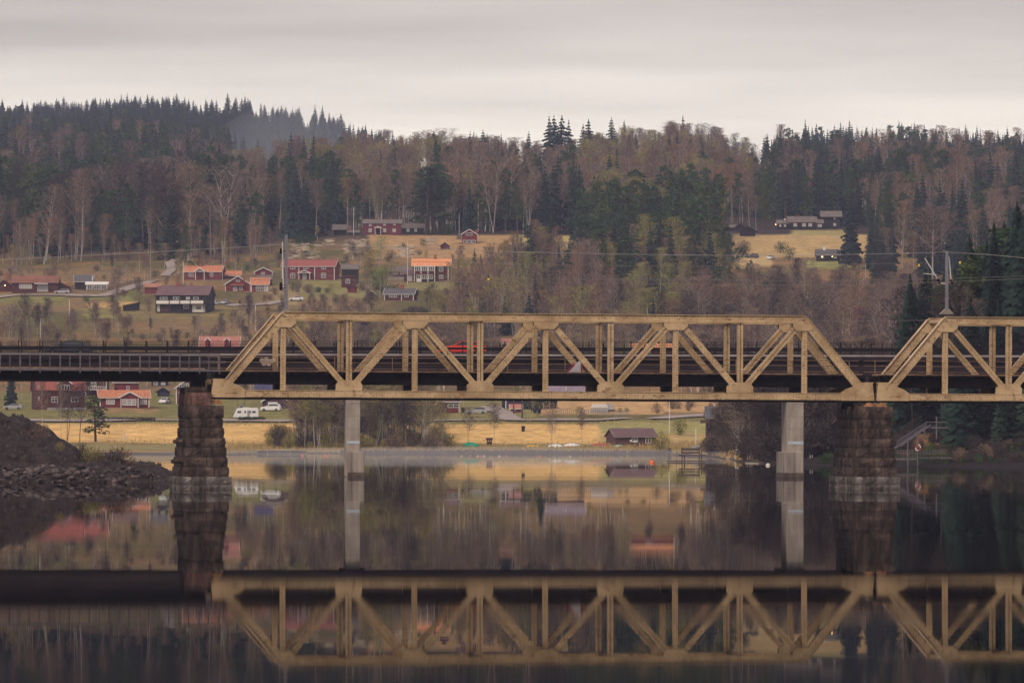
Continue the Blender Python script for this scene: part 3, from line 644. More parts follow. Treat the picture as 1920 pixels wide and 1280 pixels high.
# ---------------------------------------------------------------- trees
M_SPR = foliage('spruce_needles', [(.018, .034, .026), (.013, .026, .024), (.026, .042, .022), (.016, .036, .032), (.018, .034, .026)])
M_PIN = foliage('pine_needles', [(.042, .072, .022), (.030, .058, .028), (.066, .090, .025), (.036, .066, .032), (.042, .072, .022)])
TW = [foliage('purple_birch_twigs', [(.185, .122, .090), (.135, .095, .085), (.20, .135, .085), (.16, .108, .09), (.185, .122, .090)]),
      foliage('russet_birch_twigs', [(.20, .120, .078), (.235, .135, .08), (.175, .110, .075), (.21, .125, .07), (.20, .120, .078)]),
      foliage('olive_budding_twigs', [(.24, .195, .065), (.19, .185, .06), (.27, .205, .07), (.20, .18, .055), (.24, .195, .065)]),
      foliage('green_budding_twigs', [(.17, .24, .04), (.14, .20, .04), (.20, .25, .045), (.16, .22, .04), (.17, .24, .04)]),
      foliage('dark_bare_twigs', [(.060, .044, .042), (.048, .037, .040), (.072, .052, .046), (.056, .040, .044), (.060, .044, .042)])]
M_BARKW = mat('white_birch_bark', (.62, .55, .48), .8, (.22, .18, .16), 1.6, stretch=(1, 1, .5)); M_BARKP = mat('pine_bark', (.12, .07, .05), .9, (.06, .04, .032), .8)
M_BARKD = mat('grey_dark_bark', (.085, .065, .055), .9)
R = np.random.RandomState(11)
def tube_np(P_, r_, n=4):
    P_ = np.asarray(P_, float); V = []; T = []
    for i, p in enumerate(P_):
        for k in range(n): a = 2 * math.pi * k / n; V.append((p[0] + r_[i] * math.cos(a), p[1] + r_[i] * math.sin(a), p[2]))
    for i in range(len(P_) - 1):
        for k in range(n):
            a, b_, c, d = i*n+k, i*n+(k+1) % n, (i+1)*n+(k+1) % n, (i+1)*n+k; T += [(a, b_, c), (a, c, d)]
    return np.array(V), np.array(T, int)
def join(L):
    V, T, o = [], [], 0
    for v, t in L: V.append(v); T.append(t + o); o += len(v)
    return np.concatenate(V), np.concatenate(T)
def spruce(seed, H_=1.0, lev=19, nb=9, wid=.16, thin=1.0):
    """unit-high spruce: drooping ragged branch fans around a thin stem"""
    r = np.random.RandomState(seed); V = []; T = []
    z0 = .06 + .05 * r.rand()
    for l in range(lev):
        u = l / (lev - 1); z = z0 + (1 - z0) * u ** .93 - .005; rad = wid * (1 - u ** 1.25) ** .9 * (1 + .22 * (r.rand() - .5)) + .004
        for k in range(max(4, int(nb * (1 - .45 * u)))):
            if r.rand() > thin: continue
            a = 2 * math.pi * (k + r.rand() * .7) / nb * (1 / (1 - .45 * u) if u < .9 else 1.6) + l * 1.3; L = rad * (.62 + .55 * r.rand()); dr = L * (.18 + .35 * r.rand()) + .01
            c, s = math.cos(a), math.sin(a); w = (L * (.26 + .12 * r.rand()) + .004) * (9 / nb) ** 1.0; zz = z + .012 * (r.rand() - .5)
            o = len(V); V += [(c * .004, s * .004, zz + .016), (c * L * .62 - s * w, s * L * .62 + c * w, zz - dr * .55), (c * L, s * L, zz - dr * .65 + .006), (c * L * .62 + s * w, s * L * .62 - c * w, zz - dr * .6), (c * L * .45, s * L * .45, zz - dr * .3 - .045 * 19 / lev * (1 - .6 * u)), (c * L * .85 - s * w * .5, s * L * .85 + c * w * .5, zz - dr * .65 - .038 * 19 / lev * (1 - .6 * u)), (c * L * .85 + s * w * .5, s * L * .85 - c * w * .5, zz - dr * .65 - .034 * 19 / lev * (1 - .6 * u))]
            T += [(o, o+1, o+2), (o, o+2, o+3), (o, o+4, o+2), (o+1, o+5, o+2), (o+3, o+6, o+2)]
    o = len(V); V += [(-.006, 0, .965), (.006, 0, .965), (0, 0, 1.0)]; T.append((o, o+1, o+2))
    crown = (np.array(V), np.array(T)); trunk = tube_np([(0, 0, -.08), (0, 0, .3), (0, 0, .9)], [.014, .010, .003])
    return crown, trunk
def clump(r, c, rx, rz, n, sz):
    d = r.randn(n, 3); d /= np.linalg.norm(d, axis=1)[:, None]; rr_ = (.55 + .5 * r.rand(n))[:, None]
    p = np.array(c) + d * rr_ * np.array((rx, rx, rz)); e1 = r.randn(n, 3); e1[:, 2] *= .6; e1 /= np.linalg.norm(e1, axis=1)[:, None]; e2 = r.randn(n, 3) * .7; s = (sz * (.6 + .8 * r.rand(n)))[:, None]
    V = np.stack([p - e1 * s, p + e1 * s, p + e2 * s], 1).reshape(-1, 3); return V, np.arange(3 * n).reshape(-1, 3)
def pine(seed, base=.45, wid=.13, nc=18, nq=34):
    r = np.random.RandomState(seed); L = []; S = []; bend = (r.rand(2) - .5) * .05
    for k in range(nc):
        u = (k + r.rand()) / nc; z = base + (.96 - base) * u; rad = wid * (1 - .55 * u) * (.5 + .7 * r.rand()); a = r.rand() * 6.283 + k * 2.4
        q = (bend[0] * u + rad * .75 * math.cos(a), bend[1] * u + rad * .75 * math.sin(a), z); cr_ = (.055 + .035 * r.rand()) * (1.1 - .35 * u)
        L.append(clump(r, q, cr_, cr_ * .55, nq, .021 if nq < 60 else .013))
        S.append(tube_np([(bend[0] * u, bend[1] * u, z - .03), q], [.005, .002], 3))
    L.append(clump(r, (bend[0], bend[1], .96), .04, .035, nq, .02 if nq < 60 else .013))
    trunk = tube_np([(0, 0, -.08), (bend[0] * .3, bend[1] * .3, .4), (bend[0] * .7, bend[1] * .7, .7), (bend[0], bend[1], .96)], [.016, .012, .008, .002], 5)
    return join(L), join([trunk] + S)
def bare(seed, nl=13, ntw=850, wid=.17, base=.33, sw=.0036, forks=1, rtr=.0085, tl=.07, lean=.05):
    """leafless broadleaf: pale stem, rising limbs, a haze of fine twigs"""
    r = np.random.RandomState(seed); S = []; tips = []
    for f in range(forks):
        la = r.rand() * 6.283; le = (lean + (.10 if forks > 1 else 0)) * (.4 + r.rand()); ox = .012 * f
        def stem(u): w_ = .006 * math.sin(u * 9 + f + seed); return np.array((ox + math.cos(la) * le * u + w_, math.sin(la) * le * u, u))
        top = .93 - .12 * f * r.rand(); us = [-.06, .15, .35, .55, .75, top]; S.append(tube_np([stem(u) for u in us], [rtr * (1 - .9 * max(u, 0)) / (1 + .25 * (forks - 1)) for u in us], 5))
        for k in range(nl):
            u = base + (top - base) * ((k + r.rand()) / nl); a = k * 2.4 + r.rand(); L = wid * (1.15 - .75 * (u - base) / (1 - base)) * (.55 + .6 * r.rand())
            p0 = stem(u); p1 = p0 + np.array((math.cos(a) * L * .55, math.sin(a) * L * .55, L * .75)); p2 = p0 + np.array((math.cos(a) * L, math.sin(a) * L, L * (1.25 + .3 * r.rand())))
            p2[2] = min(p2[2], .99); S.append(tube_np([p0, p1, p2], [.0032, .0022, .001], 3)); tips += [p0 * .55 + p1 * .45, p1, p1 * .5 + p2 * .5, p2]
        tips += [stem(.8), stem(.87), stem(top)]
    tips = np.array(tips); n = ntw; i = r.randint(len(tips), size=n); p = tips[i] + r.randn(n, 3) * np.array((.034, .034, .026))
    d = r.randn(n, 3) * np.array((.8, .8, .55)) + np.array((0, 0, .55)) + (p * np.array((1, 1, 0))) * 4; d /= np.linalg.norm(d, axis=1)[:, None]; L = tl * (.5 + .9 * r.rand(n))[:, None]
    sd = np.cross(d, r.randn(n, 3)); sd /= np.linalg.norm(sd, axis=1)[:, None]; w_ = (sw * (.6 + .8 * r.rand(n)))[:, None]
    V = np.stack([p - sd * w_, p + sd * w_, p + d * L], 1).reshape(-1, 3); V[:, 2] = np.minimum(V[:, 2], 1.0)
    return (V, np.arange(3 * n).reshape(-1, 3)), join(S)
def bush(seed, ntw=420, wid=.5, sw=.012, up=.5):
    """low shrub: many stems from the ground"""
    r = np.random.RandomState(seed); n = ntw; d = r.randn(n, 3); d[:, 2] = np.abs(d[:, 2]) * 1.1 + up; d /= np.linalg.norm(d, axis=1)[:, None]
    q = (r.rand(n) ** .55)[:, None]; p = d * q * np.array((wid, wid, .82)); L = (.12 + .16 * r.rand(n))[:, None]; e = d + r.randn(n, 3) * .55; e /= np.linalg.norm(e, axis=1)[:, None]
    sd = np.cross(e, r.randn(n, 3)); sd /= np.linalg.norm(sd, axis=1)[:, None]; w_ = (sw * (.6 + .8 * r.rand(n)))[:, None]
    V = np.stack([p - sd * w_, p + sd * w_, p + e * L], 1).reshape(-1, 3); V[:, 2] = np.clip(V[:, 2], -.02, 1.0)
    S = [tube_np([(0.03 * math.cos(k), .03 * math.sin(k), -.06), (wid * .5 * math.cos(k * 1.7), wid * .5 * math.sin(k * 1.7), .6)], [.014, .005], 3) for k in range(7)]
    return (V, np.arange(3 * n).reshape(-1, 3)), join(S)
TPL = {}
for k in range(6): TPL['spruce', k] = (*spruce(20 + k, wid=[.15, .17, .135, .19, .16, .145][k]), M_SPR, M_BARKD)
for k in (6, 7): TPL['spruce', k] = (*spruce(20 + k, lev=46, nb=21, wid=.15, thin=.8), M_SPR, M_BARKD)
for k in (5, 6): TPL['pine', k] = (*pine(40 + k, base=.35, wid=.13, nc=34, nq=90), M_PIN, M_BARKP)
for k in range(5): TPL['pine', k] = (*pine(40 + k, base=[.42, .5, .3, .38, .2][k], wid=[.12, .11, .15, .13, .17][k], nc=[18, 18, 20, 18, 30][k]), M_PIN, M_BARKP)
BB = [bare(60 + k, forks=[1, 1, 2, 1, 1, 3][k], wid=[.16, .13, .17, .19, .12, .2][k], base=[.38, .48, .30, .28, .42, .25][k]) for k in range(6)]
for k in range(6):
    for q in range(5): TPL['birch%d' % q, k] = (*BB[k], TW[q], M_BARKD if q == 4 else M_BARKW)
SB = [bush(80 + k, wid=[.5, .62, .45][k]) for k in range(3)]
for k in range(3):
    for q in range(5): TPL['shrub%d' % q, k] = (*SB[k], TW[q], M_BARKD)
    TPL['evergreen', k] = (join([clump(np.random.RandomState(90 + k), (.25 * math.cos(j * 2.1) * (j > 0), .25 * math.sin(j * 2.1) * (j > 0), .45 + .1 * (j % 2)), .30, .42, 90, .055) for j in range(4)]), tube_np([(0, 0, -.05), (0, 0, .6)], [.03, .01]), M_PIN, M_BARKD)
NV = {'spruce': 6, 'pine': 5, 'evergreen': 3}
for q in range(5): NV['birch%d' % q] = 6; NV['shrub%d' % q] = 3

TREES = []      # (kind, variant, x, y, z, height, width factor, rotation, tint)
KEEP = []       # screen boxes kept clear: (x0, x1, row top, row bottom, nearest distance that is hidden)
def put(kind, px, Y, h, wf=1.0, v=None, sink=.15):
    if kind == 'pine4': kind, v = 'pine', 4
    if Y < 1000 and kind == 'spruce': v = R.randint(6, 8)
    if Y < 1000 and kind == 'pine': v = R.randint(5, 7)
    X = (px - 960) / F * Y; z = gz(X, Y)
    if z < .2: return
    TREES.append([kind, R.randint(NV[kind]) if v is None else v, X, Y, z - sink, h, wf * (.88 + .24 * R.rand()), R.rand() * 6.283, R.rand()])
CLEAR = []      # things in the village that must stay visible: (px0, px1, top row, base row, distance)
def blocked(px, Y, h, wpx):
    z = float(ground(px, Y)[0]); s = F / Y; yb = HY - (z - H) * s; yt = yb - h * s
    for a, b_, t_, u_, D in CLEAR:
        if Y < D + 4 and px + wpx > a and px - wpx < b_ and yt < u_ and yb > t_: return True
        if abs(Y - D) < 9 and px > a - 6 and px < b_ + 6: return True
    return False
def wood(x0, x1, Y0, Y1, n, mix, h0, h1, gap=None, wf=1.0):
    w0 = x1 - x0; x0 = -280 if x0 <= -40 else x0; x1 = 2240 if x1 >= 1980 else x1; n = int(n * (x1 - x0) / w0)   # the woods go on past the picture
    ks = list(mix); pr = np.array([mix[k] for k in ks], float); pr /= pr.sum()
    for i in range(n):
        for tr in range(6):
            px = x0 + (x1 - x0) * R.rand(); Y = Y0 + (Y1 - Y0) * R.rand(); cl = vnoise((px - 960) / F * Y, Y, 42)
            if R.rand() < .35 + .8 * (cl + .5): break
        k = ks[R.choice(len(ks), p=np.clip(pr * (1 + .9 * np.sin(np.arange(len(ks)) * 2.1 + cl * 5)), .01, None) / np.clip(pr * (1 + .9 * np.sin(np.arange(len(ks)) * 2.1 + cl * 5)), .01, None).sum())]
        h = h0 * .88 + (h1 * 1.04 - h0 * .88) * R.rand(); wv = wf * (.78 + .5 * R.rand()) * (.88 if k.startswith('birch') else 1)
        if k.startswith('spruce'): h *= 1.02
        if gap and gap(px, Y): continue
        if blocked(px, Y, h, .11 * h * F / Y): continue
        put(k, px, Y, h, wv)
def woods():
    S_, P_, B0, B1, B2, B3, B4 = 'spruce', 'pine', 'birch0', 'birch1', 'birch2', 'birch3', 'birch4'
    wood(-60, 640, 3560, 3960, 470, {S_: 1}, 12, 18, wf=1.5); wood(640, 790, 3500, 3940, 80, {S_: 1}, 10, 15)
    wood(-60, 430, 2620, 3120, 300, {S_: 10, P_: 2, B0: 1}, 17, 23); wood(-60, 430, 3120, 3600, 330, {S_: 10, P_: 1}, 13, 18, wf=1.4); wood(-60, 420, 2250, 2620, 260, {S_: 8, P_: 3, B0: 1}, 20, 27, wf=1.15)
    wood(400, 780, 3000, 3600, 220, {S_: 1}, 15, 21)
    wood(-60, 420, 1960, 2260, 180, {S_: 6, P_: 5, B4: 2, B0: 1}, 20, 27); wood(-60, 430, 1835, 1990, 135, {B0: 5, P_: 3, S_: 2, B4: 3}, 22, 30)
    wood(400, 640, 1870, 2300, 120, {P_: 7, S_: 3, B0: 3, B2: 1}, 18, 25, gap=lambda x, Y: x > 610 and Y < 2000)
    wood(400, 700, 2300, 2620, 100, {B0: 4, B1: 2, B2: 2, P_: 1, S_: 1}, 13, 20)
    wood(640, 900, 1965, 2540, 240, {B0: 6, B1: 6, B2: 3, P_: 1, S_: 1}, 15, 21); wood(700, 960, 2500, 2620, 80, {B0: 5, B1: 2, S_: 3, P_: 1}, 12, 19)
    wood(790, 830, 1950, 1985, 5, {P_: 1}, 20, 25, wf=1.5)
    wood(890, 1090, 1925, 2100, 90, {S_: 6, P_: 3, B0: 5}, 19, 25); wood(890, 1090, 2100, 2560, 120, {S_: 5, P_: 3, B0: 5, B1: 2}, 14, 19)
    wood(1090, 1400, 1960, 2560, 340, {B0: 6, B1: 4, B2: 6, S_: 2, P_: 1}, 15, 21); wood(1080, 1400, 2520, 2640, 75, {S_: 6, P_: 2, B0: 1}, 12, 17)
    wood(1085, 1350, 1640, 1930, 230, {P_: 10, S_: 3, B2: 1}, 17, 24); wood(960, 1090, 1650, 1880, 26, {S_: 2, P_: 2, B1: 1}, 13, 19, gap=lambda x, Y: 1035 < x < 1085 and Y > 1790)
    wood(840, 1340, 1480, 1720, 210, {B0: 5, B1: 3, B2: 3, B4: 1, S_: 1}, 12, 18, gap=lambda x, Y: Y > 1840)
    wood(1432, 1990, 2500, 3080, 410, {S_: 10, P_: 2, B1: 1}, 17, 23); wood(1434, 1990, 2020, 2520, 340, {S_: 8, P_: 3, B0: 2, B4: 1, B1: 1}, 18, 25)
    wood(1590, 1990, 1700, 2010, 120, {S_: 5, B0: 4, P_: 2, B1: 1}, 15, 22, gap=lambda x, Y: x < 1640 and Y > 1780)
    wood(1290, 1730, 1330, 1640, 170, {B0: 8, B4: 3, B1: 1}, 12, 19); wood(1330, 1420, 1640, 1800, 16, {P_: 1}, 8, 12); wood(1620, 1760, 1250, 1500, 40, {B0: 3, B1: 1, B4: 1}, 9, 14)
    wood(-40, 540, 1330, 1650, 170, {B0: 5, B4: 2, B2: 1}, 7, 11); wood(530, 700, 1480, 1650, 50, {B0: 6, B2: 1, B4: 1}, 8, 13); wood(600, 900, 1380, 1620, 90, {B0: 6, B2: 2, B4: 1}, 8, 13)
    wood(540, 1400, 1290, 1490, 250, {B0: 7, B4: 2, B2: 1}, 9, 14)
    wood(505, 840, 1092, 1160, 210, {B0: 5, B4: 2, B2: 5}, 7, 13, wf=1.35); wood(840, 1010, 1200, 1290, 10, {B2: 1, B0: 1}, 5, 8); wood(1010, 1100, 1215, 1290, 12, {S_: 1, B0: 2}, 5, 8)
    wood(505, 840, 1090, 1130, 110, {'shrub2': 4, 'shrub0': 2, 'shrub4': 1}, 1.5, 4); 
    wood(1345, 1620, 770, 900, 170, {B4: 5, B0: 1}, 8, 12.5, wf=1.35); wood(1335, 1600, 762, 830, 100, {'shrub4': 1}, 3, 6); wood(1400, 1700, 900, 1100, 40, {B4: 2, B0: 2}, 9, 13)
    wood(1690, 1990, 760, 900, 80, {P_: 1, S_: 7, B4: 2}, 15, 21); wood(1690, 1990, 900, 1150, 40, {P_: 3, S_: 3, B4: 2}, 15, 20); wood(1810, 1990, 770, 880, 40, {P_: 1, S_: 4}, 20, 26, wf=1.15)
    wood(1790, 1990, 735, 800, 46, {S_: 3, 'birch4': 3}, 12, 19)
    wood(-60, 60, 1180, 1300, 10, {P_: 2, S_: 1}, 7, 11); wood(-40, 330, 1260, 1400, 26, {B0: 3, P_: 1, B4: 1}, 6, 10); wood(430, 640, 1240, 1330, 16, {B0: 2, B4: 1}, 6, 9)
    wood(0, 560, 1500, 1850, 80, {'shrub0': 3, 'shrub1': 1, 'evergreen': 1}, 2, 4); wood(540, 860, 1500, 1950, 110, {'shrub0': 3, 'evergreen': 4}, 2, 4.5); wood(1290, 1480, 1640, 1860, 30, {'evergreen': 3, 'shrub0': 1}, 3, 6); wood(1440, 1600, 1600, 1700, 26, {'shrub0': 1}, 4, 7)
    wood(900, 1420, 1225, 1330, 30, {'shrub0': 3, 'shrub2': 1}, 1.5, 3)
    for h_, x_, Y_ in ((17.5, 1030, 2330), (17, 1052, 2340), (16.5, 1100, 2350)): pass
    wood(1345, 1420, 880, 985, 30, {B4: 3, B0: 1}, 7, 11, wf=1.3); wood(1330, 1400, 965, 1005, 14, {'shrub4': 1, 'shrub0': 1}, 3, 5); wood(1640, 1990, 722, 770, 130, {'shrub4': 4, 'shrub0': 1, 'evergreen': 1}, 1.2, 3.2, gap=lambda x, Y: x < 1800 and Y < 745); wood(1780, 1990, 715, 745, 60, {'shrub4': 3, 'shrub0': 1}, 1, 2.5)
    wood(-40, 560, 1480, 1840, 120, {B0: 4, B2: 2, B4: 2, B1: 1}, 4, 9, wf=1.2); wood(560, 860, 1600, 1900, 60, {B0: 3, B2: 3, B1: 1}, 4, 8, wf=1.2); wood(-40, 480, 1800, 1860, 40, {B0: 2, B1: 2, P_: 1}, 8, 15)
    wood(1398, 1438, 1960, 2560, 46, {S_: 2, P_: 2, B0: 3}, 13, 17); wood(1398, 1436, 2450, 2620, 10, {S_: 1}, 9, 12); wood(1545, 1990, 712, 742, 150, {'shrub4': 1, 'evergreen': 1}, .7, 1.7)
    # single trees the photo shows
    for px, Y, kind, h, wf in ((905, 2520, S_, 24.5, 1.59), (991, 2480, S_, 23.5, 1.45), (1029, 2440, S_, 27.5, 1.45), (1038, 2420, S_, 28.5, 1.59), (1053, 2450, S_, 27.5, 1.52), (1066, 2460, S_, 25.5, 1.45), (1093, 2500, S_, 24.5, 1.45), (1103, 2480, S_, 25.5, 1.59), (1146, 2540, S_, 23.5, 1.59), (1170, 2560, S_, 22, 1), (1280, 2560, S_, 24, 1.1), (880, 1955, S_, 17, 1),
                              (800, 1950, P_, 24, 1.9), (812, 1960, P_, 22, 1.8), (790, 1965, P_, 21, 1.7), (930, 1945, S_, 25, 1.3), (905, 1950, P_, 20, 1.2),
                              (1000, 1585, 'birch0', 17, .9), (352, 1832, 'birch0', 22, 1), (395, 1850, 'birch0', 24, 1), (1748, 1700, 'birch0', 23, 1.6), (1735, 1705, 'birch0', 22, 1.4),
                              (1560, 1352, 'birch0', 19, 1), (1440, 1360, 'birch0', 18, 1), (1330, 1400, 'birch0', 13, 1.2), (1310, 1410, 'birch0', 12, 1.2),
                              (180, 1112, 'pine4', 9.2, 1.9), (88, 1118, 'evergreen', 3.6, .5), (1790, 742, 'birch4', 22, .9), (1812, 748, 'birch0', 19, .7),
                              (126, 1113, 'birch4', 11.5, 1.1), (150, 1105, 'birch4', 12, 1), (115, 1100, 'birch0', 13, .6), (41, 1300, 'birch0', 9, .8), (80, 1160, 'birch0', 10, .7),
                              (550, 1100, 'birch0', 13, .7), (558, 1101, 'birch0', 13.5, .7), (602, 1097, 'birch0', 15, 1.2), (632, 1098, 'birch0', 9, .6), (725, 1105, 'birch0', 14, .8), (760, 1108, 'birch0', 14, .7), (830, 1100, 'birch2', 10, .8), (816, 1104, 'birch0', 11, .6),
                              (878, 1106, 'birch0', 8, .9), (927, 1104, 'birch0', 9, .9), (1035, 1108, 'birch0', 8, .8), (1092, 1106, 'birch0', 8, .9),
                              (710, 1760, 'birch3', 11, 1.3), (690, 1690, 'birch2', 13, 1.5), (712, 1665, 'birch3', 9, 1.8), (725, 1690, 'birch2', 10, 1.6), (252, 1640, 'birch3', 5, 1.6), (230, 1642, 'birch0', 5, 1.5),
                              (1275, 1132, 'shrub2', 4.2, .95), (1240, 1078, 'shrub2', 4.6, .8), (1082, 1215, 'shrub3', 2, 1), (365, 1755, 'evergreen', 6, 1), (1862, 765, S_, 27, 1.0), (1907, 765, S_, 30, 1.3), (1760, 790, P_, 19, 1.3), (1830, 775, P_, 23, 1.2), (1735, 800, P_, 15, 1.3), (1925, 755, S_, 30, 1.3), (1945, 770, S_, 31, 1.2), (1885, 780, S_, 22, 1.3), (1800, 780, S_, 20, 1.3), (1850, 790, S_, 24, 1.2), (1915, 790, S_, 28, 1.4), (1780, 800, S_, 17, 1.3),
                              (970, 1720, S_, 12, 1.2), (915, 1640, S_, 11, 1.3)):
        put(kind, px, Y, h, wf)
NAMES = {'spruce': ('spruce_tree', 'dark spruce', 'spruce'), 'pine': ('pine_tree', 'green pine', 'pine'), 'evergreen': ('evergreen_bush', 'rounded evergreen bush', 'bush')}
BN = {0: 'bare purplish birch', 1: 'bare russet birch', 2: 'olive budding birch', 3: 'fresh green budding birch', 4: 'bare dark alder'}
SN = {0: 'bare purplish shrub', 1: 'bare russet shrub', 2: 'olive budding shrub', 3: 'yellow flowering shrub', 4: 'bare dark shrub'}
for q in range(5): NAMES['birch%d' % q] = ('birch_tree', BN[q], 'birch'); NAMES['shrub%d' % q] = ('bare_shrub', SN[q], 'shrub')
LMK = [(70, 'the rust-roofed house'), (150, 'the dark barn'), (230, 'the white garden shed'), (340, 'the balcony lodge'), (400, 'the porch cottage'), (460, 'the gabled cottage'), (580, 'the big red farmhouse'), (655, 'the log storehouse'), (720, 'the red log manor'), (810, 'the bright-roofed house'), (880, 'the red gabled cabin'), (960, 'the middle truss posts'), (1070, 'the small straw slope'), (1200, 'the boathouse'), (1320, 'the riverside house'), (1395, 'the log barns'), (1500, 'the black log farmhouse'), (1560, 'the white-chimney cabin'), (1640, 'the purple-roofed house'), (1775, 'the right-hand mast'), (1880, 'the right picture edge')]
ORD = ['first', 'second', 'third', 'fourth', 'fifth', 'sixth', 'seventh', 'eighth', 'ninth', 'tenth', 'eleventh', 'twelfth', 'thirteenth', 'fourteenth', 'fifteenth', 'sixteenth', 'seventeenth', 'eighteenth', 'nineteenth', 'twentieth', 'twenty-first', 'twenty-second', 'twenty-third', 'twenty-fourth', 'twenty-fifth', 'twenty-sixth', 'twenty-seventh', 'twenty-eighth', 'twenty-ninth', 'thirtieth']
def band(Y, row):
    if Y < 1000: return 'on the near bank by'
    if Y < 1180: return 'on the shore below'
    if Y < 1500: return 'on low ground below'
    if Y < 1820: return 'on the hillside near'
    if Y < 2150: return 'at the wood edge above'
    if Y < 2500: return 'mid-slope above'
    if Y < 3000: return 'high on the slope above'
    return 'on the ridge above'
def plant_all():
    # which trees show: paint them front to back on a coarse picture grid
    G = 3.0; gw, gh = int(1920 / G), int(1280 / G); occ = np.zeros((gh, gw), bool)
    occ[int(640 / G):int(722 / G), :] = True; occ[int(730 / G):int(750 / G), int(400 / G):] = True
    order = sorted(range(len(TREES)), key=lambda i: TREES[i][3]); vis = {}
    for i in order:
        k, v, X, Y, z, h, wf, rz, ti = TREES[i]; s = F / Y; px, yb = proj((X, Y, z)); yt = yb - h * s; w_ = h * s * (.11 if not k.startswith(('shrub', 'ever')) else .4) * wf
        a, b_, c, d = [int(q / G) for q in (px - w_, px + w_ + G, yt, yb + G)]; a = max(a, 0); b_ = min(b_, gw); c = max(c, 0); d = min(d, gh)
        if a >= b_ or c >= d: vis[i] = 0; continue
        sub = occ[c:d, a:b_]; vis[i] = int((~sub).sum()); occ[c + (d - c) // 6:d, a:b_] = True
    fam = {}
    for i, t_ in enumerate(TREES): fam.setdefault(NAMES[t_[0]][0], []).append(i)
    meshes = {}
    def msh(kind, v):
        if (kind, v) not in meshes:
            c_, t_, mc, mb_ = TPL[kind, v]; meshes[kind, v] = (npmesh('crown', c_[0], c_[1], [mc]), npmesh('trunk', t_[0], t_[1], [mb_]))
        return meshes[kind, v]
    for nm, ids in fam.items():
        ids.sort(key=lambda i: -vis[i]); lead = [i for i in ids[:270] if vis[i] > 3]; rest = [i for i in ids if i not in set(lead)]
        cells = {}
        for i in lead:
            k, v, X, Y, z, h, wf, rz, ti = TREES[i]; px, row = proj((X, Y, z)); lm = min(LMK, key=lambda l: abs(l[0] - px))[1]
            cells.setdefault((k, band(Y, row), lm), []).append((px, i))
        for (k, bd, lm), L in cells.items():
            L.sort(); n = len(L)
            for r_, (px, i) in enumerate(L):
                kk_, v, X, Y, z, h, wf, rz, ti = TREES[i]; desc = NAMES[k][1]
                if n == 1: lab = f'{desc} alone of its kind {bd} {lm}'
                elif r_ == 0: lab = f'{desc}, leftmost {bd} {lm}'
                elif r_ == n - 1: lab = f'{desc}, rightmost {bd} {lm}'
                else: lab = f'{desc}, {ORD[min(r_, 29)]} from the left {bd} {lm}'
                o = thing(nm, lab, NAMES[k][2], (X, Y, z), rz, {'spruce_tree': 'spruces on the hills', 'pine_tree': 'pines on the hills', 'birch_tree': 'bare broadleaf trees of the valley', 'bare_shrub': 'bare shrubs', 'evergreen_bush': 'evergreen bushes'}[nm])
                o.scale = (h * wf, h * wf, h); a, b_ = msh(k, v)
                if k == 'shrub3':
                    a = a.copy(); a.materials[0] = MC.get('yb') or MC.setdefault('yb', mat('forsythia_yellow', (.62, .45, .03), .8))
                for q, m_ in (('trunk', b_), ('crown', a)):
                    c_ = bpy.data.objects.new(q if not nm.endswith(('shrub', 'bush')) else {'trunk': 'stems', 'crown': 'twigs' if nm == 'bare_shrub' else 'leaves'}[q], m_); col.objects.link(c_); c_.parent = o
        if rest:
            Vs, Ts, Ms, At = [], [], [], []; off = 0; mats_ = []
            for i in rest:
                k, v, X, Y, z, h, wf, rz, ti = TREES[i]; c_, t_, mc, mb_ = TPL[k, v]; ca_, sa = math.cos(rz), math.sin(rz)
                for (V, T), m_ in ((c_, mc), (t_, mb_)):
                    if m_ not in mats_: mats_.append(m_)
                    q = np.empty_like(V); q[:, 0] = (V[:, 0] * ca_ - V[:, 1] * sa) * h * wf + X; q[:, 1] = (V[:, 0] * sa + V[:, 1] * ca_) * h * wf + Y; q[:, 2] = V[:, 2] * h + z
                    Vs.append(q); Ts.append(T + off); off += len(V); Ms.append(np.full(len(T), mats_.index(m_))); At.append(np.full(len(V), ti))
            me = npmesh(nm + '_wood', np.concatenate(Vs), np.concatenate(Ts), mats_, np.concatenate(Ms), {'tint': np.concatenate(At)})
            o = bpy.data.objects.new({'spruce_tree': 'spruce_forest', 'pine_tree': 'pine_forest', 'birch_tree': 'birch_forest', 'bare_shrub': 'shrub_thicket', 'evergreen_bush': 'evergreen_thicket'}[nm], me); col.objects.link(o)
            tag(o, {'spruce_tree': 'far mass of dark spruces covering the ridges and slopes', 'pine_tree': 'mass of pines filling the gaps in the hillside woods', 'birch_tree': 'haze of bare birches filling the hillside woods', 'bare_shrub': 'bare undergrowth scattered over the slopes', 'evergreen_bush': 'low evergreen undergrowth on the hillside'}[nm], kind='stuff')
    print('TREES', len(TREES), {k: len(v) for k, v in fam.items()})
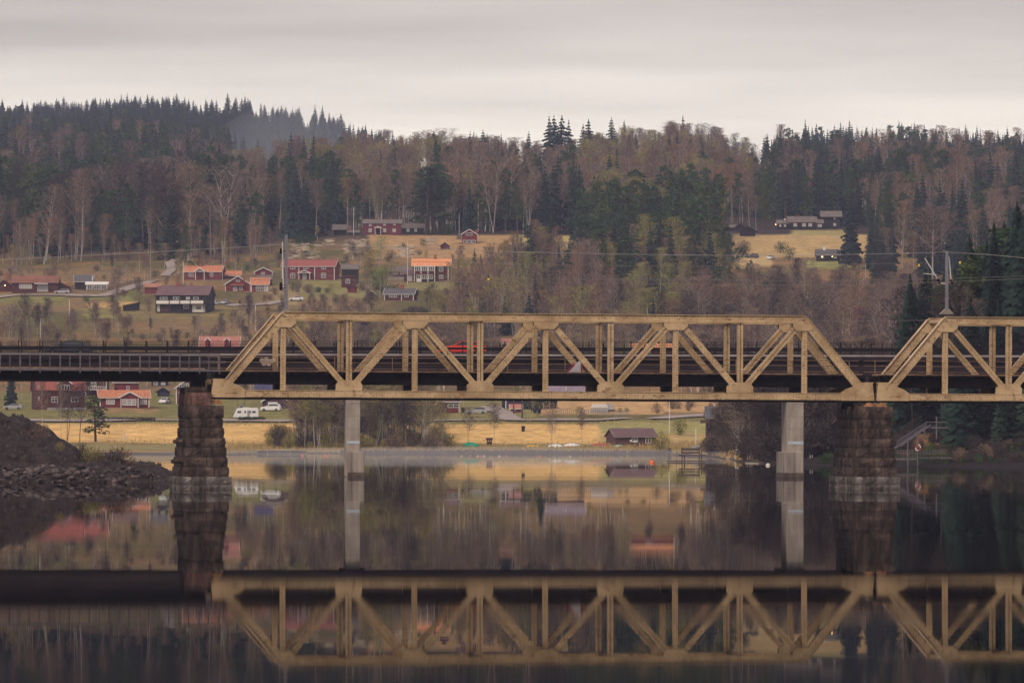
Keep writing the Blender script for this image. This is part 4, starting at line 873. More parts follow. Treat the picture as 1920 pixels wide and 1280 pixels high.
# ---------------------------------------------------------------- houses
RED = mat('falun_red_boards', (.17, .030, .034), .85, (.115, .022, .028), .35, stretch=(8, 8, .3)); REDD = mat('dark_red_boards', (.085, .024, .026), .85, stretch=(6, 6, .3)); BLK = mat('black_tarred_logs', (.022, .016, .020), .85, (.014, .010, .013), .5, stretch=(.3, .3, 6))
BRN = mat('brown_boards', (.10, .055, .05), .85, stretch=(6, 6, .3)); BLUEB = mat('blue_black_boards', (.03, .03, .05), .85, stretch=(6, 6, .3)); WHT = mat('white_paint', (.66, .62, .58), .6, amt=.08); GRYW = mat('grey_boards', (.30, .27, .25), .85)
ORT = mat('orange_roof_tiles', (.54, .205, .10), .85, (.34, .12, .065), .9, stretch=(3, 1, 1), detail=8); ORB = mat('bright_orange_tiles', (.72, .30, .13), .85, (.58, .21, .09), .9, stretch=(3, 1, 1), detail=8); RDT = mat('red_roof_tiles', (.30, .085, .065), .8, (.24, .065, .055), .6, stretch=(3, 1, 1)); RST = mat('rust_roof', (.27, .10, .06), .85, (.17, .075, .05), .4)
GRT = mat('grey_old_tiles', (.165, .135, .12), .9, (.115, .095, .085), .6); PUR = mat('purple_brown_roof', (.15, .085, .085), .85, (.12, .065, .07), .5); PNK = mat('pink_roof_tiles', (.40, .16, .12), .8, amt=.15); DGR = mat('dark_grey_roof', (.11, .10, .105), .85)
GLS = mat('window_glass', (.035, .036, .045), .12, spec=.6); GLP = mat('curtained_glass', (.38, .35, .34), .3); BRK = mat('chimney_brick', (.30, .10, .07), .9); STN = mat('foundation_stone', (.26, .19, .16), .9, amt=.4, scale=2)
LIT = lamp_mat('lit_bulb', (1, .55, .22), 6)
SC = {}
def house(name, label, x0, x1, yb, ye, yr, wall, roof, gable=False, d=None, yaw=0, Y=None, wins=(), doors=(), chim=(), trim=None, cat='house', corners=True, barge=None, mids=(), pane=None, foot=2.2, foundation=None, group='houses of the village', over=None, show=True):
    """picture rows: base yb, eaves ye, ridge yr; front wall stands at the ground point below its middle"""
    xc = (x0 + x1) / 2; Y = Y or depth(xc, yb); s = F / Y; w = (x1 - x0) / s; hw = (yb - ye) / s; hr = (ye - yr) / s; X = at(xc, yb, Y).x; zb = at(xc, yb, Y).z
    d = d or min(9, max(4, w * .55)); r = thing(name, label, cat, (X, Y, zb), math.radians(yaw), group); trim = trim or WHT; pane = pane or GLS
    ov = .35 if over is None else over
    L = lambda px: (px - xc) / s; Z = lambda py: (yb - py) / s
    e = MB(); e.box(-w/2, w/2, 0, d, -foot, hw)
    if gable: e.prism([(-w/2, hw), (w/2, hw), (0, hw + hr)], 0.002, d - .002)
    else:
        for xx in (-w/2 + .002, w/2 - .14): e.add([(xx, 0, hw), (xx, d, hw), (xx, d/2, hw + hr), (xx + .138, 0, hw), (xx + .138, d, hw), (xx + .138, d/2, hw + hr)], [(0, 1, 2), (5, 4, 3), (0, 3, 4, 1), (1, 4, 5, 2), (2, 5, 3, 0)])
    e.build('wall', wall, r)
    if foundation: f_ = MB(); f_.box(-w/2 - .1, w/2 + .1, -.1, d, -foot - .2, Z(foundation)); f_.build('foundation', STN, r)
    t = .16; e = MB()
    if gable:
        k = hr / (w/2); a = [(-w/2 - ov, hw - ov * k + .03), (0, hw + hr + .03), (w/2 + ov, hw - ov * k + .03), (w/2 + ov, hw - ov * k + .03 + t), (0, hw + hr + .03 + t), (-w/2 - ov, hw - ov * k + .03 + t)]
        e.add([(x, y, z) for y in (-ov, d + ov) for x, z in a], [(0,1,4,5), (1,2,3,4), (6,11,10,7), (7,10,9,8), (5,4,10,11), (4,3,9,10), (0,6,7,1), (1,7,8,2), (0,5,11,6), (2,8,9,3)])
    else:
        k = hr / (d/2); a = [(-ov, hw - ov * k + .03), (d/2, hw + hr + .03), (d + ov, hw - ov * k + .03), (d + ov, hw - ov * k + .03 + t), (d/2, hw + hr + .03 + t), (-ov, hw - ov * k + .03 + t)]
        e.add([(x, y, z) for x in (-w/2 - ov, w/2 + ov) for y, z in a], [(0,1,4,5), (1,2,3,4), (6,11,10,7), (7,10,9,8), (5,4,10,11), (4,3,9,10), (0,6,7,1), (1,7,8,2), (0,5,11,6), (2,8,9,3)])
    rf = e.build('roof', roof, r)
    if barge is not False:
        e = MB(); b_ = .22
        if gable:
            for sg_ in (-1, 1): e.bar((sg_ * (w/2 + ov + .05), -ov - .05, hw - ov * k + .03), (0, -ov - .05, hw + hr + .1), .24, .07)
        else:
            for xx in (-w/2 - ov - .04, w/2 + ov + .04):
                e.bar((xx, -ov, hw - ov * k + .08), (xx, d/2, hw + hr + .12), .07, .24, up=(0, 0, 1))
            e.box(-w/2 - ov, w/2 + ov, -ov - .06, -ov - .002, hw - ov * k - .02, hw - ov * k + .12)
        e.build('bargeboard', barge or trim, r)
    if corners:
        for xx in [-w/2 + .09, w/2 - .09] + [L(q) for q in mids]: e = MB(); e.box(xx - .11, xx + .11, -.05, -.002, 0, hw); e.build('corner_board', trim, r)
    for q in wins:
        px, py, ww, wh = q[:4]; n_ = q[4] if len(q) > 4 else 2; x, z, a, b_ = L(px), Z(py), ww / s / 2, wh / s / 2; fr = .10 if a > .35 else .08; e = MB(); y0, y1 = -.10, -.02
        e.box(x - a, x + a, y0, y1, z - b_, z - b_ + fr); e.box(x - a, x + a, y0, y1, z + b_ - fr, z + b_); e.box(x - a, x - a + fr, y0, y1, z - b_ + fr, z + b_ - fr); e.box(x + a - fr, x + a, y0, y1, z - b_ + fr, z + b_ - fr)
        for j in range(1, n_): xx = x - a + 2 * a * j / n_; e.box(xx - .045, xx + .045, y0 + .01, y1, z - b_ + fr, z + b_ - fr)
        if 2 * b_ > .9: e.box(x - a + fr, x + a - fr, y0 + .02, y1, z + b_ * .25 - .03, z + b_ * .25 + .03)
        f_ = e.build('window', trim, r); e = MB(); e.box(x - a + .05, x + a - .05, -.045, -.008, z - b_ + .05, z + b_ - .05); e.build('pane', q[5] if len(q) > 5 else pane, f_)
    for q in doors:
        px, w_, h_, mm = q; x = L(px); e = MB(); e.box(x - w_/2 / s, x + w_/2 / s, -.07, -.01, 0, h_ / s); e.build('door', mm, r)
    for q in chim:
        px, yt, w_, mm = q; x = L(px); a = w_ / s / 2; y_ = d/2 if not gable else d * .4; e = MB(); e.box(x - a, x + a, y_ - a, y_ + a, hw + hr * .4, Z(yt)); e.box(x - a - .06, x + a + .06, y_ - a - .06, y_ + a + .06, Z(yt) - .18, Z(yt) - .05); e.build('chimney', mm, rf)
    r['_s'] = s; SC[r.name] = (xc, yb, s, w, d, hw, hr); show and CLEAR.append((x0, x1, yr - 2, yb, Y)); del r['_s']
    return r
def porch(r, px0, px1, ye, ya, roof, posts=True, dd=1.8, white=True, gablewall=None):
    xc, yb, s, w, d, hw, hr = SC[r.name]; L = lambda p: (p - xc) / s; Z = lambda p: (yb - p) / s; a, b_ = L(px0), L(px1); m_ = (a + b_) / 2; e = MB()
    k = (Z(ya) - Z(ye)); t = .14
    e.prism([(a, Z(ye)), (m_, Z(ya)), (b_, Z(ye)), (b_, Z(ye) + t), (m_, Z(ya) + t), (a, Z(ye) + t)], -dd, .6); e.build('porch_roof', roof, r)
    e = MB(); e.bar((a - .05, -dd - .05, Z(ye) + .02), (m_, -dd - .05, Z(ya) + .06), .26, .07); e.bar((b_ + .05, -dd - .05, Z(ye) + .02), (m_, -dd - .05, Z(ya) + .06), .26, .07)
    if posts:
        for x in (a + .35, b_ - .35): e.box(x - .09, x + .09, -dd + .1, -dd + .28, 0, Z(ye) + .15)
        e.box(a + .3, b_ - .3, -dd + .12, -dd + .24, Z(ye) + .0, Z(ye) + .18)
    e.build('porch_frame', WHT, r)
    if gablewall: e = MB(); e.prism([(a + .3, -.4), (b_ - .3, -.4), (b_ - .3, Z(ye) + .05), (m_, Z(ya) - .05), (a + .3, Z(ye) + .05)], -dd + .3, .1); e.build('porch_wall', gablewall, r)
    return r
def extra(r, name, m_, x0, x1, y0, y1, px_z0, px_z1, white=False):
    """box part given by picture columns/rows and depth metres"""
    xc, yb, s, w, d, hw, hr = SC[r.name]; e = MB(); e.box((x0 - xc) / s, (x1 - xc) / s, y0, y1, (yb - px_z0) / s, (yb - px_z1) / s); return e.build(name, m_, r)
def winpart(r, px, py, ww, wh, n_, y, pane=None, z0=True):
    xc, yb, s, w, d, hw, hr = SC[r.name]; x, z, a, b_ = (px - xc) / s, (yb - py) / s, ww / s / 2, wh / s / 2; e = MB(); fr = .11
    e.box(x - a, x + a, y - .08, y, z - b_, z - b_ + fr); e.box(x - a, x + a, y - .08, y, z + b_ - fr, z + b_); e.box(x - a, x - a + fr, y - .08, y, z - b_ + fr, z + b_ - fr); e.box(x + a - fr, x + a, y - .08, y, z - b_ + fr, z + b_ - fr)
    for j in range(1, n_): xx = x - a + 2 * a * j / n_; e.box(xx - .05, xx + .05, y - .07, y, z - b_ + fr, z + b_ - fr)
    f_ = e.build('window', WHT, r); e = MB(); e.box(x - a + .05, x + a - .05, y - .03, y + .01, z - b_ + .05, z + b_ - .05); e.build('pane', pane or GLS, f_)
def lamp(px, py, Y, label):
    p_ = at(px, py, Y); r = thing('wall_lamp', label, 'lamp', p_, 0, 'lit outdoor lamps'); e = MB(); e.tube([(0, 0, -.14), (0, 0, .14)], [.12, .12], 8); e.build('bulb', LIT, r); e = MB(); e.tube([(0, 0, .14), (0, 0, .22)], [.17, .05], 8); e.build('lamp_cap', BLK, r)

# upper left row
a = house('red_house', 'long low dark red house with rust roof and conservatory at the far left', 22, 108, 549, 530, 517, REDD, RST, wins=((48, 536, 24, 10, 5, GLP), (80, 540, 20, 13, 4, GLP)), chim=((92, 515, 3, BRK),), corners=False, barge=BLK)
extra(a, 'awning', WHT, 65, 90, -1.6, 0, 532.5, 531)
a = house('red_house', 'small dark red gabled house at the left edge with a lit lamp', -6, 20, 547, 534, 526, REDD, RST, gable=True, corners=False, barge=REDD, chim=((12, 512, 6, BRK),)); lamp(9.5, 535, depth(7, 547) - .6, 'small lit lamp on the red gable at the left edge')
a = house('garage', 'small rust-roofed garage beside the parked silver car at left', 97, 130, 548, 537, 530, REDD, RST, gable=True, doors=((109, 15, 9, BRN),), corners=False, barge=RST, cat='garage')
a = house('dark_barn', 'dark barn with grey roof and white gable trim behind the garden shed', 140, 173, 543, 527, 516, BLK, DGR, corners=False, d=5); extra(a, 'gable_trim', WHT, 172.5, 174, -.3, 0, 527, 517)
a = house('garden_shed', 'white glazed garden shed with ribbed white roof', 162, 201, 544, 533, 529, GRYW, WHT, wins=((168, 538, 9, 9, 2), (181, 538, 13, 9, 4), (195, 538, 9, 9, 2)), cat='shed', d=3.2, foot=.6)
a = house('red_shed', 'small red shed with pinkish flat roof left of the balcony lodge', 271, 300, 551, 538, 532, RED, mat('pink_felt_roof', (.40, .18, .12), .9), corners=False, cat='shed', barge=False)
a = house('balcony_lodge', 'dark two-storey lodge with purple-brown roof and white balcony panels', 292, 391, 587, 553, 536, BLK, PUR, corners=False, yaw=-9, barge=BLK, wins=((306, 559, 14, 5, 2), (331, 559, 14, 5, 2), (353, 559, 8, 5, 1, GLP), (368, 559, 10, 5, 1), (373, 577, 11, 8, 1), (349, 575, 10, 7, 1)), chim=((326, 528, 5, BRK),), d=9)
extra(a, 'white_plaster', WHT, 361, 385, -.04, 0, 585, 571); extra(a, 'white_plaster', WHT, 294, 299, -.04, 0, 584, 571); extra(a, 'brick_panel', BRN, 299, 320, -.05, 0, 584, 571)
for q0, q1 in ((294, 318), (320, 338), (340, 358), (360, 384)): extra(a, 'balcony_panel', WHT, q0, q1, -1.5, -1.42, 569.5, 563.5)
extra(a, 'balcony_floor', BLK, 292, 386, -1.5, 0, 570.5, 569.6)
for q in (293, 319, 339, 359, 385): extra(a, 'balcony_post', BLK, q - .6, q + .6, -1.42, -1.25, 584, 553)
a = house('red_cottage', 'red cottage with orange roof and white porch left of a pole', 345, 415, 525, 509, 498.5, RED, ORT, yaw=-8, wins=((358, 515, 9, 7, 3), (397, 515, 6, 7, 2)), chim=((374, 492, 5, BRK),), corners=False); porch(a, 366, 387, 509, 503, ORT)
a = house('red_outbuilding', 'small red outbuilding with orange roof right of the porch cottage', 418, 450, 523, 516, 508, RED, ORT, corners=False, cat='outbuilding')
a = house('red_barn', 'small red barn with white-trimmed gable beside the yellow bush', 477, 511, 516, 510, 502, RED, GRT, gable=True, wins=((493, 512.5, 7, 4, 3),), cat='barn')
a = house('barn_wing', 'low grey-roofed log wing just below the small red barn', 482, 509, 537, 524, 517, BLK, GRT, corners=False, cat='barn', barge=False)
a = house('gabled_cottage', 'red cottage with white-trimmed front gable and half-round attic window', 422, 470, 547, 533, 518, RED, ORT, gable=True, wins=((446, 526, 7, 4, 2), (441, 541, 8, 9, 1, GLP), (452, 540, 6, 8, 2)), d=9); extra(a, 'door_canopy', ORT, 433, 458, -.9, 0, 535, 533.5)
a = house('cottage_wing', 'orange-roofed red wing with white veranda beside the gabled cottage', 471, 503, 547, 533, 521, RED, ORT, wins=((486, 541, 12, 10, 3), (498, 540, 7, 12, 1, GLP)), chim=((457, 510, 4, BRK),), d=6.5)
a = house('farmhouse', 'big two-storey red farmhouse with white porch behind the left mast', 528, 628, 525, 499, 486.5, RED, RDT, yaw=-8, wins=((548.5, 502, 9, 5, 2), (573.5, 502, 9, 5, 2), (607, 502, 9, 5, 2), (548.5, 516.5, 9, 9, 2), (607, 516.5, 9, 9, 3)), chim=((594, 484, 3, BRK),), mids=(560, 590), d=8); porch(a, 560, 585, 512.5, 507.5, RDT, dd=2.2); extra(a, 'door', WHT, 567, 575, -.1, -.01, 525, 514)
a = house('log_barn', 'tall dark log barn with grey roof right of the big farmhouse', 641, 672, 533, 504, 496, BLK, GRT, corners=False, barge=False, cat='barn')
a = house('red_cabin', 'small dark red cabin with one white window below the tall log barn', 640, 668, 536, 520, 515, REDD, REDD, gable=True, wins=((652, 527, 8, 8, 2),), corners=False, barge=REDD, Y=depth(655, 540))
a = house('red_shed', 'tiny red shed with steep roof by the edge of the budding bush', 652, 668, 549, 540, 535, RED, REDD, gable=True, corners=False, barge=REDD, cat='shed')
a = house('log_manor', 'dark red two-storey log manor with two chimneys on the upper meadow', 681, 752, 440, 419, 411.5, mat('deep_red_logs', (.14, .030, .045), .85, stretch=(.3, .3, 5)), GRT, wins=((694, 422, 5, 4, 2, GLP), (721, 421, 5, 4, 2, GLP), (739.5, 421, 5, 3, 2, GLP), (694, 432, 6, 7, 2, GLP), (721, 432, 6, 7, 2, GLP), (739, 432, 6, 6, 2, GLP)), doors=((710, 6, 9, BLK),), chim=((705.5, 407, 4, BRK), (731, 407, 4, BRK)), corners=False, barge=False); porch(a, 701.5, 716, 428, 425, WHT)
a = house('log_annex', 'low dark log annex joined to the right end of the log manor', 753, 793, 438, 427, 419, BLK, GRT, wins=((765, 431.5, 5, 6, 2, GLP), (779.5, 431.5, 5, 6, 2, GLP)), corners=False, barge=False, cat='annex')
a = house('log_storehouse', 'small dark log storehouse left of the log manor', 626, 649, 441, 429, 421.5, BLK, GRT, corners=False, barge=False, cat='storehouse', over=.7)
a = house('log_hut', 'tiny grey-roofed hut between the storehouse and the manor', 653, 673, 440, 436, 432, BLK, GRT, corners=False, barge=False, cat='hut', chim=((656, 423, 4, BRK),))
a = house('veranda_house', 'two-storey house with bright orange roof and white-framed verandas', 774, 844, 529, 498, 485, REDD, ORB, wins=((827, 504, 8, 9, 2), (827, 519, 8, 7, 2)), chim=((816, 477, 4.5, BRK),), d=8, corners=False); extra(a, 'corner_board', WHT, 839.5, 841, -.06, 0, 529, 499)
for px in (783, 796, 809): winpart(a, px, 504, 11.5, 7, 3, -.9)
extra(a, 'veranda_roof', WHT, 774, 817, -1.1, 0, 499.6, 498.2); extra(a, 'veranda_panel', REDD, 777, 815, -.9, -.8, 512, 508); extra(a, 'veranda_canopy', RDT, 775, 816, -1.1, 0, 514.5, 513.5)
for px in (777, 789.5, 802.5, 815): extra(a, 'veranda_post', WHT, px - .7, px + .7, -1.02, -.86, 529, 499.6)
winpart(a, 796, 519, 31, 8, 8, -.85); extra(a, 'veranda_base', WHT, 781, 789, -.9, -.8, 529, 523)
a = house('brown_house', 'low brown house with grey roof left of the bright orange-roofed house', 727, 771, 523, 509, 501, BRN, GRT, wins=((742, 511.5, 10, 4, 3), (753, 511.5, 5, 4, 2)), corners=False, barge=False); extra(a, 'terrace_fence', GRYW, 727, 768, -2.2, -2.1, 528, 519.5)
a = house('veranda_annex', 'small glazed annex with dull roof between brown house and orange-roofed house', 757, 774, 529, 514, 507, REDD, PUR, wins=((768, 521, 9, 12, 3, GLP),), corners=False, cat='annex', barge=False, d=4)
a = house('dark_cabin', 'dark cabin with grey roof and white corner boards above the truss', 720, 776, 563, 551, 541, REDD, DGR, yaw=-9, wins=((737, 554.5, 15, 6, 3), (762.5, 554, 8, 6, 2)), chim=((751, 534, 6, BRK),), mids=(753,), d=6)
a = house('small_gable_shed', 'weathered shed with thin white gable edge in the bushes left of the dark cabin', 688, 706, 561, 552, 546, BRN, PUR, gable=True, corners=False, cat='shed', show=False)
a = house('gabled_cabin', 'small red cabin with white-trimmed gable and brick chimney by the meadow', 866, 894, 457, 439, 430.5, RED, GRT, gable=True, wins=((879.5, 439, 12, 5, 1), (868.5 + 3, 453, 7, 6, 1), (880, 453, 7, 6, 1), (888, 453, 7, 6, 1)), chim=((894, 430, 5, BRK),), corners=False); extra(a, 'side_roof', GRT, 856, 865, 0, 4, 448, 440)
a = house('red_hut', 'tiny dark red hut on the straw slope below the upper meadow', 826, 842, 468, 461, 455.5, REDD, REDD, gable=True, corners=False, barge=False, cat='hut')
# right upper farm
a = house('log_farmhouse', 'black log farmhouse with grey roof and three white windows on the right hillside', 1478, 1530, 431, 416, 406, BLK, GRT, wins=((1491, 421.5, 6.5, 6, 3, GLP), (1507.5, 421.5, 7, 6, 2, GLP), (1519, 421.5, 7, 6, 3, GLP)), chim=((1497.5, 403, 4, BRK),), corners=False, barge=RST, foundation=431); extra(a, 'stone_base', STN, 1480, 1532, -.3, 0, 435, 431)
a = house('log_wing', 'low black log wing with veranda at the left end of the log farmhouse', 1457, 1480, 431, 419, 413, BLK, GRT, wins=((1463, 423, 4, 4, 2, GLP), (1472, 423, 4, 4, 2, GLP)), corners=False, barge=False, cat='annex', chim=((1472.5, 409, 2.4, WHT),), d=4.5); lamp(1454.5, 421, depth(1468, 431) - .4, 'small lit lamp at the left corner of the log farm')
a = house('log_lean_to', 'low log link between the farmhouse and the tall storehouse', 1531, 1543, 428, 418, 412, BLK, GRT, wins=((1537, 423, 8, 5, 3, GLP),), corners=False, barge=False, cat='annex', d=4)
a = house('log_tower', 'tall black log storehouse with two white windows at the right of the farm', 1542, 1575, 428, 404, 396, BLK, GRT, wins=((1565, 409, 5, 5, 2, GLP), (1565, 421, 5, 5, 2, GLP)), corners=False, barge=BRN, cat='storehouse', over=.8)
a = house('log_barn', 'rightmost of the three low log barns left of the farm', 1388, 1416, 443, 433, 425, BLK, BLK, gable=True, corners=False, barge=BLK, cat='barn', over=.8)
a = house('log_barn', 'leftmost of the three low log barns at the wood edge', 1360, 1377, 433, 426, 421, BLK, GRT, corners=False, barge=False, cat='barn', over=.6)
a = house('log_barn', 'middle one of the three low log barns, half hidden', 1379, 1396, 434, 426, 421, BLK, BLK, gable=True, corners=False, barge=False, cat='barn')
a = house('white_chimney_cabin', 'dark log cabin with grey roof, white chimney and two lit lamps', 1531, 1576, 490, 478.5, 468, BLK, DGR, wins=((1542, 482, 6, 4, 2, GLP), (1566, 482, 6, 4, 2, GLP)), chim=((1546, 461, 5, WHT),), corners=False, barge=BLK)
for px in (1541.5, 1560.5): lamp(px, 481, depth(1553, 490) - 1.2, 'lit lamp on the front of the white-chimney cabin, ' + ('left one' if px < 1550 else 'right one'))
a = house('gabled_shed', 'brown shed with pale gable edge right of the white-chimney cabin', 1598, 1616, 493, 484, 477, BRN, PUR, gable=True, corners=False, cat='shed', show=False)
a = house('pink_roof_house', 'house with pink tiled roof and chimney among bushes above the truss middle', 1062, 1098, 592, 578, 566, BRN, PNK, chim=((1097, 560, 6, PNK),), corners=False, barge=False, show=False)
a = house('purple_roof_house', 'house with large dark red roof behind bare trees at right', 1598, 1644, 652, 628, 577, BRN, mat('dark_red_metal_roof', (.20, .05, .07), .7), wins=((1618, 637, 12, 6, 3, GLP),), chim=((1642, 572, 8, GRYW),), corners=False, Y=1500, show=False)
porch(a, 1624, 1657, 614, 607.5, GRYW, posts=False, gablewall=BRN)
a = house('white_cottage', 'small grey cottage with white window right of the purple-roofed house', 1668, 1700, 640, 622, 612, BRN, DGR, wins=((1679, 628, 7, 9, 2, GLP),), corners=False, Y=1480, show=False)
a = house('dormer_house', 'long house with pink-red roof and two white dormers behind the bridge railing', 375, 447, 668, 655, 631, RED, PNK, corners=False, d=9)
for px in (389, 425): porch(a, px - 6.5, px + 6.5, 639.5, 633.5, PNK, posts=False, dd=-.4, gablewall=RED); winpart(a, px, 641.5, 8, 4, 3, 2.2 if False else .6, GLP)
a = house('gable_house', 'house with thin white gable edge seen behind the left truss diagonals', 797, 834, 665, 640, 625, BRN, DGR, gable=True, corners=False, show=False)
a = house('orange_roof_house', 'long house with orange roof line seen through the right truss diagonals', 1184, 1262, 672, 655, 645, RED, ORB, corners=False, wins=((1217, 660, 12, 5, 3),))
a = house('pink_shed', 'small pink-roofed shed just above the road railing right of the red car', 942, 960, 650, 643, 636, RED, PNK, corners=False, cat='shed')
a = house('gable_house', 'faint grey gabled house behind bare trees seen through the right truss', 1300, 1330, 650, 632, 620, BRN, DGR, gable=True, corners=False, show=False)
# below the deck, left
a = house('villa', 'large dark villa with red roof and dormer behind the bare trees at left', 70, 159, 768, 729, 676, REDD, RDT, yaw=12, wins=((105, 749, 17, 11, 3), (140, 748, 14, 10, 2), (72.5, 727, 3.5, 9, 1), (72.5, 747, 3, 7, 1)), corners=False, barge=REDD, d=10, show=False); porch(a, 106, 135, 720, 708, RDT, posts=False, dd=.5, gablewall=REDD); winpart(a, 120, 727, 22, 11, 4, -.25)
extra(a, 'terrace_fence', GRYW, 85, 160, -2.5, -2.4, 770, 764)
a = house('balcony_house', 'red house with lattice white balcony behind the dark villa', 160, 200, 742, 705, 680, REDD, RDT, wins=((175.5, 720, 10, 8, 3), (170, 700, 7, 8, 2), (188, 700, 7, 8, 2)), corners=True, d=8, show=False)
extra(a, 'balcony_rail', WHT, 162, 199, -1.6, -1.5, 724.8, 724); extra(a, 'balcony_rail', WHT, 162, 199, -1.6, -1.5, 731, 730)
for k in range(10): extra(a, 'baluster', WHT, 163 + k * 3.8, 164 + k * 3.8, -1.6, -1.52, 730, 724.8)
extra(a, 'balcony_floor', REDD, 161, 200, -1.6, 0, 732, 731)
a = house('bungalow', 'red bungalow with orange roof and white-trimmed centre gable above the pine', 187, 280, 764, 745, 732, RED, ORT, yaw=8, wins=((207, 753, 16, 10, 3, GLP), (269, 753, 13, 10, 3, GLP)), chim=((220, 726, 4, BLK),), d=8); porch(a, 221, 264, 746, 735, ORT, posts=False, dd=1.6, gablewall=RED)
winpart(a, 241.5, 754, 26, 12, 3, -1.45, GLP)
for px in (226, 258): extra(a, 'corner_board', WHT, px - .7, px + .7, -1.5, -1.3, 764, 746)
a = house('window_house', 'red and white gabled house with tall windows behind the left stone pier', 330, 372, 758, 727, 712, RED, GRT, gable=True, wins=((345, 741, 20, 14, 4), (345, 722, 18, 8, 4)), d=8); extra(a, 'white_base', WHT, 330, 372, -.06, 0, 772, 757)
a = house('black_garage', 'small black gabled garage right of the orange-roofed bungalow', 295, 316, 744, 734, 727.5, BLUEB, DGR, gable=True, corners=False, cat='garage', barge=BLUEB)
a = house('maroon_house', 'maroon house seen only as a strip under the approach girder', 214, 258, 735, 716, 706, RED, PUR, corners=False, wins=((240, 727, 6, 7, 2),))
a = house('terrace_house', 'dark house with white windows under the girder left of the tall-window house', 284, 314, 724, 712, 700, BLUEB, DGR, corners=False, wins=((292, 718, 8, 8, 3), (306, 719, 8, 5, 2, GLP)))
a = house('dark_shed', 'dark blue gabled shed behind the white caravan', 441, 464, 783, 769, 760.5, BLUEB, DGR, gable=True, corners=False, cat='shed', over=.3, trim=GRYW, Y=depth(453, 779))
a = house('white_door_garage', 'dark purple gabled garage with wide white door behind the white car', 492, 541, 768, 752, 738, mat('dark_purple_boards', (.075, .038, .06), .85), PUR, gable=True, corners=False, cat='garage', doors=((511.5, 18, 14.5, WHT),), Y=depth(517, 766))
a = house('blue_roof_house', 'house with blue-purple roof and orange roof edge above the bottom chord', 478, 510, 742, 733, 719, BRN, mat('blue_purple_roof', (.085, .075, .15), .7), corners=False, barge=ORT)
a = house('purple_house', 'dark purple house with one white window left of the concrete pier', 590, 656, 775, 745, 730, MC['dark_purple_boards'], PUR, corners=False, wins=((639.5, 756, 10, 9, 2),), Y=1262, show=False)
a = house('maroon_veranda_house', 'maroon house with white-framed veranda left of the silver estate car', 812, 861, 774, 753, 744, REDD, PUR, corners=False, wins=((850, 760, 21, 8, 2),), d=7); extra(a, 'veranda_panel', RED, 840, 860, -.12, -.02, 772, 765); extra(a, 'corner_board', WHT, 860, 861.4, -.1, 0, 774, 753)
a = house('purple_garage', 'dark house with white corner board at the top of the gravel drive', 941, 984, 767, 748, 738, MC['dark_purple_boards'], PUR, corners=False, doors=((945, 6, 14, BLK),), d=6); extra(a, 'corner_board', WHT, 947.5, 949.3, -.1, 0, 767, 750)
a = house('well_house', 'little red well house with pink roof beside two thick trunks', 958, 977, 774, 765, 759, RED, PNK, corners=False, cat='shed', wins=((966, 768, 4, 4, 1),), d=2.5)
a = house('purple_grey_roof_house', 'house with wide purple-grey roof just above the bottom chord middle', 1027, 1096, 748, 737, 722, BRN, mat('purple_grey_roof', (.25, .19, .23), .8), corners=False, Y=1290); extra(a, 'roof_pipe', WHT, 1061, 1062.5, .5, .7, 732, 726)
a = house('boathouse', 'long red-brown boathouse with two white-framed windows on the shore', 1153, 1232, 835.5, 818, 804, mat('boathouse_boards', (.115, .05, .05), .85, stretch=(6, 6, .3)), PUR, wins=((1190, 824, 12, 9, 2), (1216.5, 825, 11, 11, 2)), corners=False, d=6.5, yaw=16, barge=GRYW, cat='boathouse')
a = house('riverside_house', 'tall dark brown house half hidden by dark riverside bushes at right', 1326, 1400, 838, 783, 763, mat('dark_brown_boards', (.07, .045, .045), .85), DGR, wins=((1352, 797, 10, 12, 1),), corners=False, d=9, Y=1010, barge=GRYW, chim=((1341, 752, 2, WHT),), show=False); extra(a, 'balcony', BRN, 1313, 1330, -1.5, 0, 793, 787); extra(a, 'porch_post', GRYW, 1328, 1330, -.3, -.1, 803, 783)
a = house('outhouse', 'narrow dark red outhouse on the shore beside the green tarpaulin', 912.5, 922.5, 836.5, 824, 822, REDD, REDD, corners=False, barge=REDD, cat='outhouse', d=1.1, over=.08, wins=((915.5, 826.5, 2, 2, 1), (919.5, 826.5, 2, 2, 1)), foot=.3, Y=depth(917, 835))
a = house('boat_shed', 'small red hut with grey roof at the bank beyond the embankment at far left', 22, 46, 803, 793, 788.5, REDD, DGR, corners=False, barge=False, cat='hut', Y=depth(34, 798))

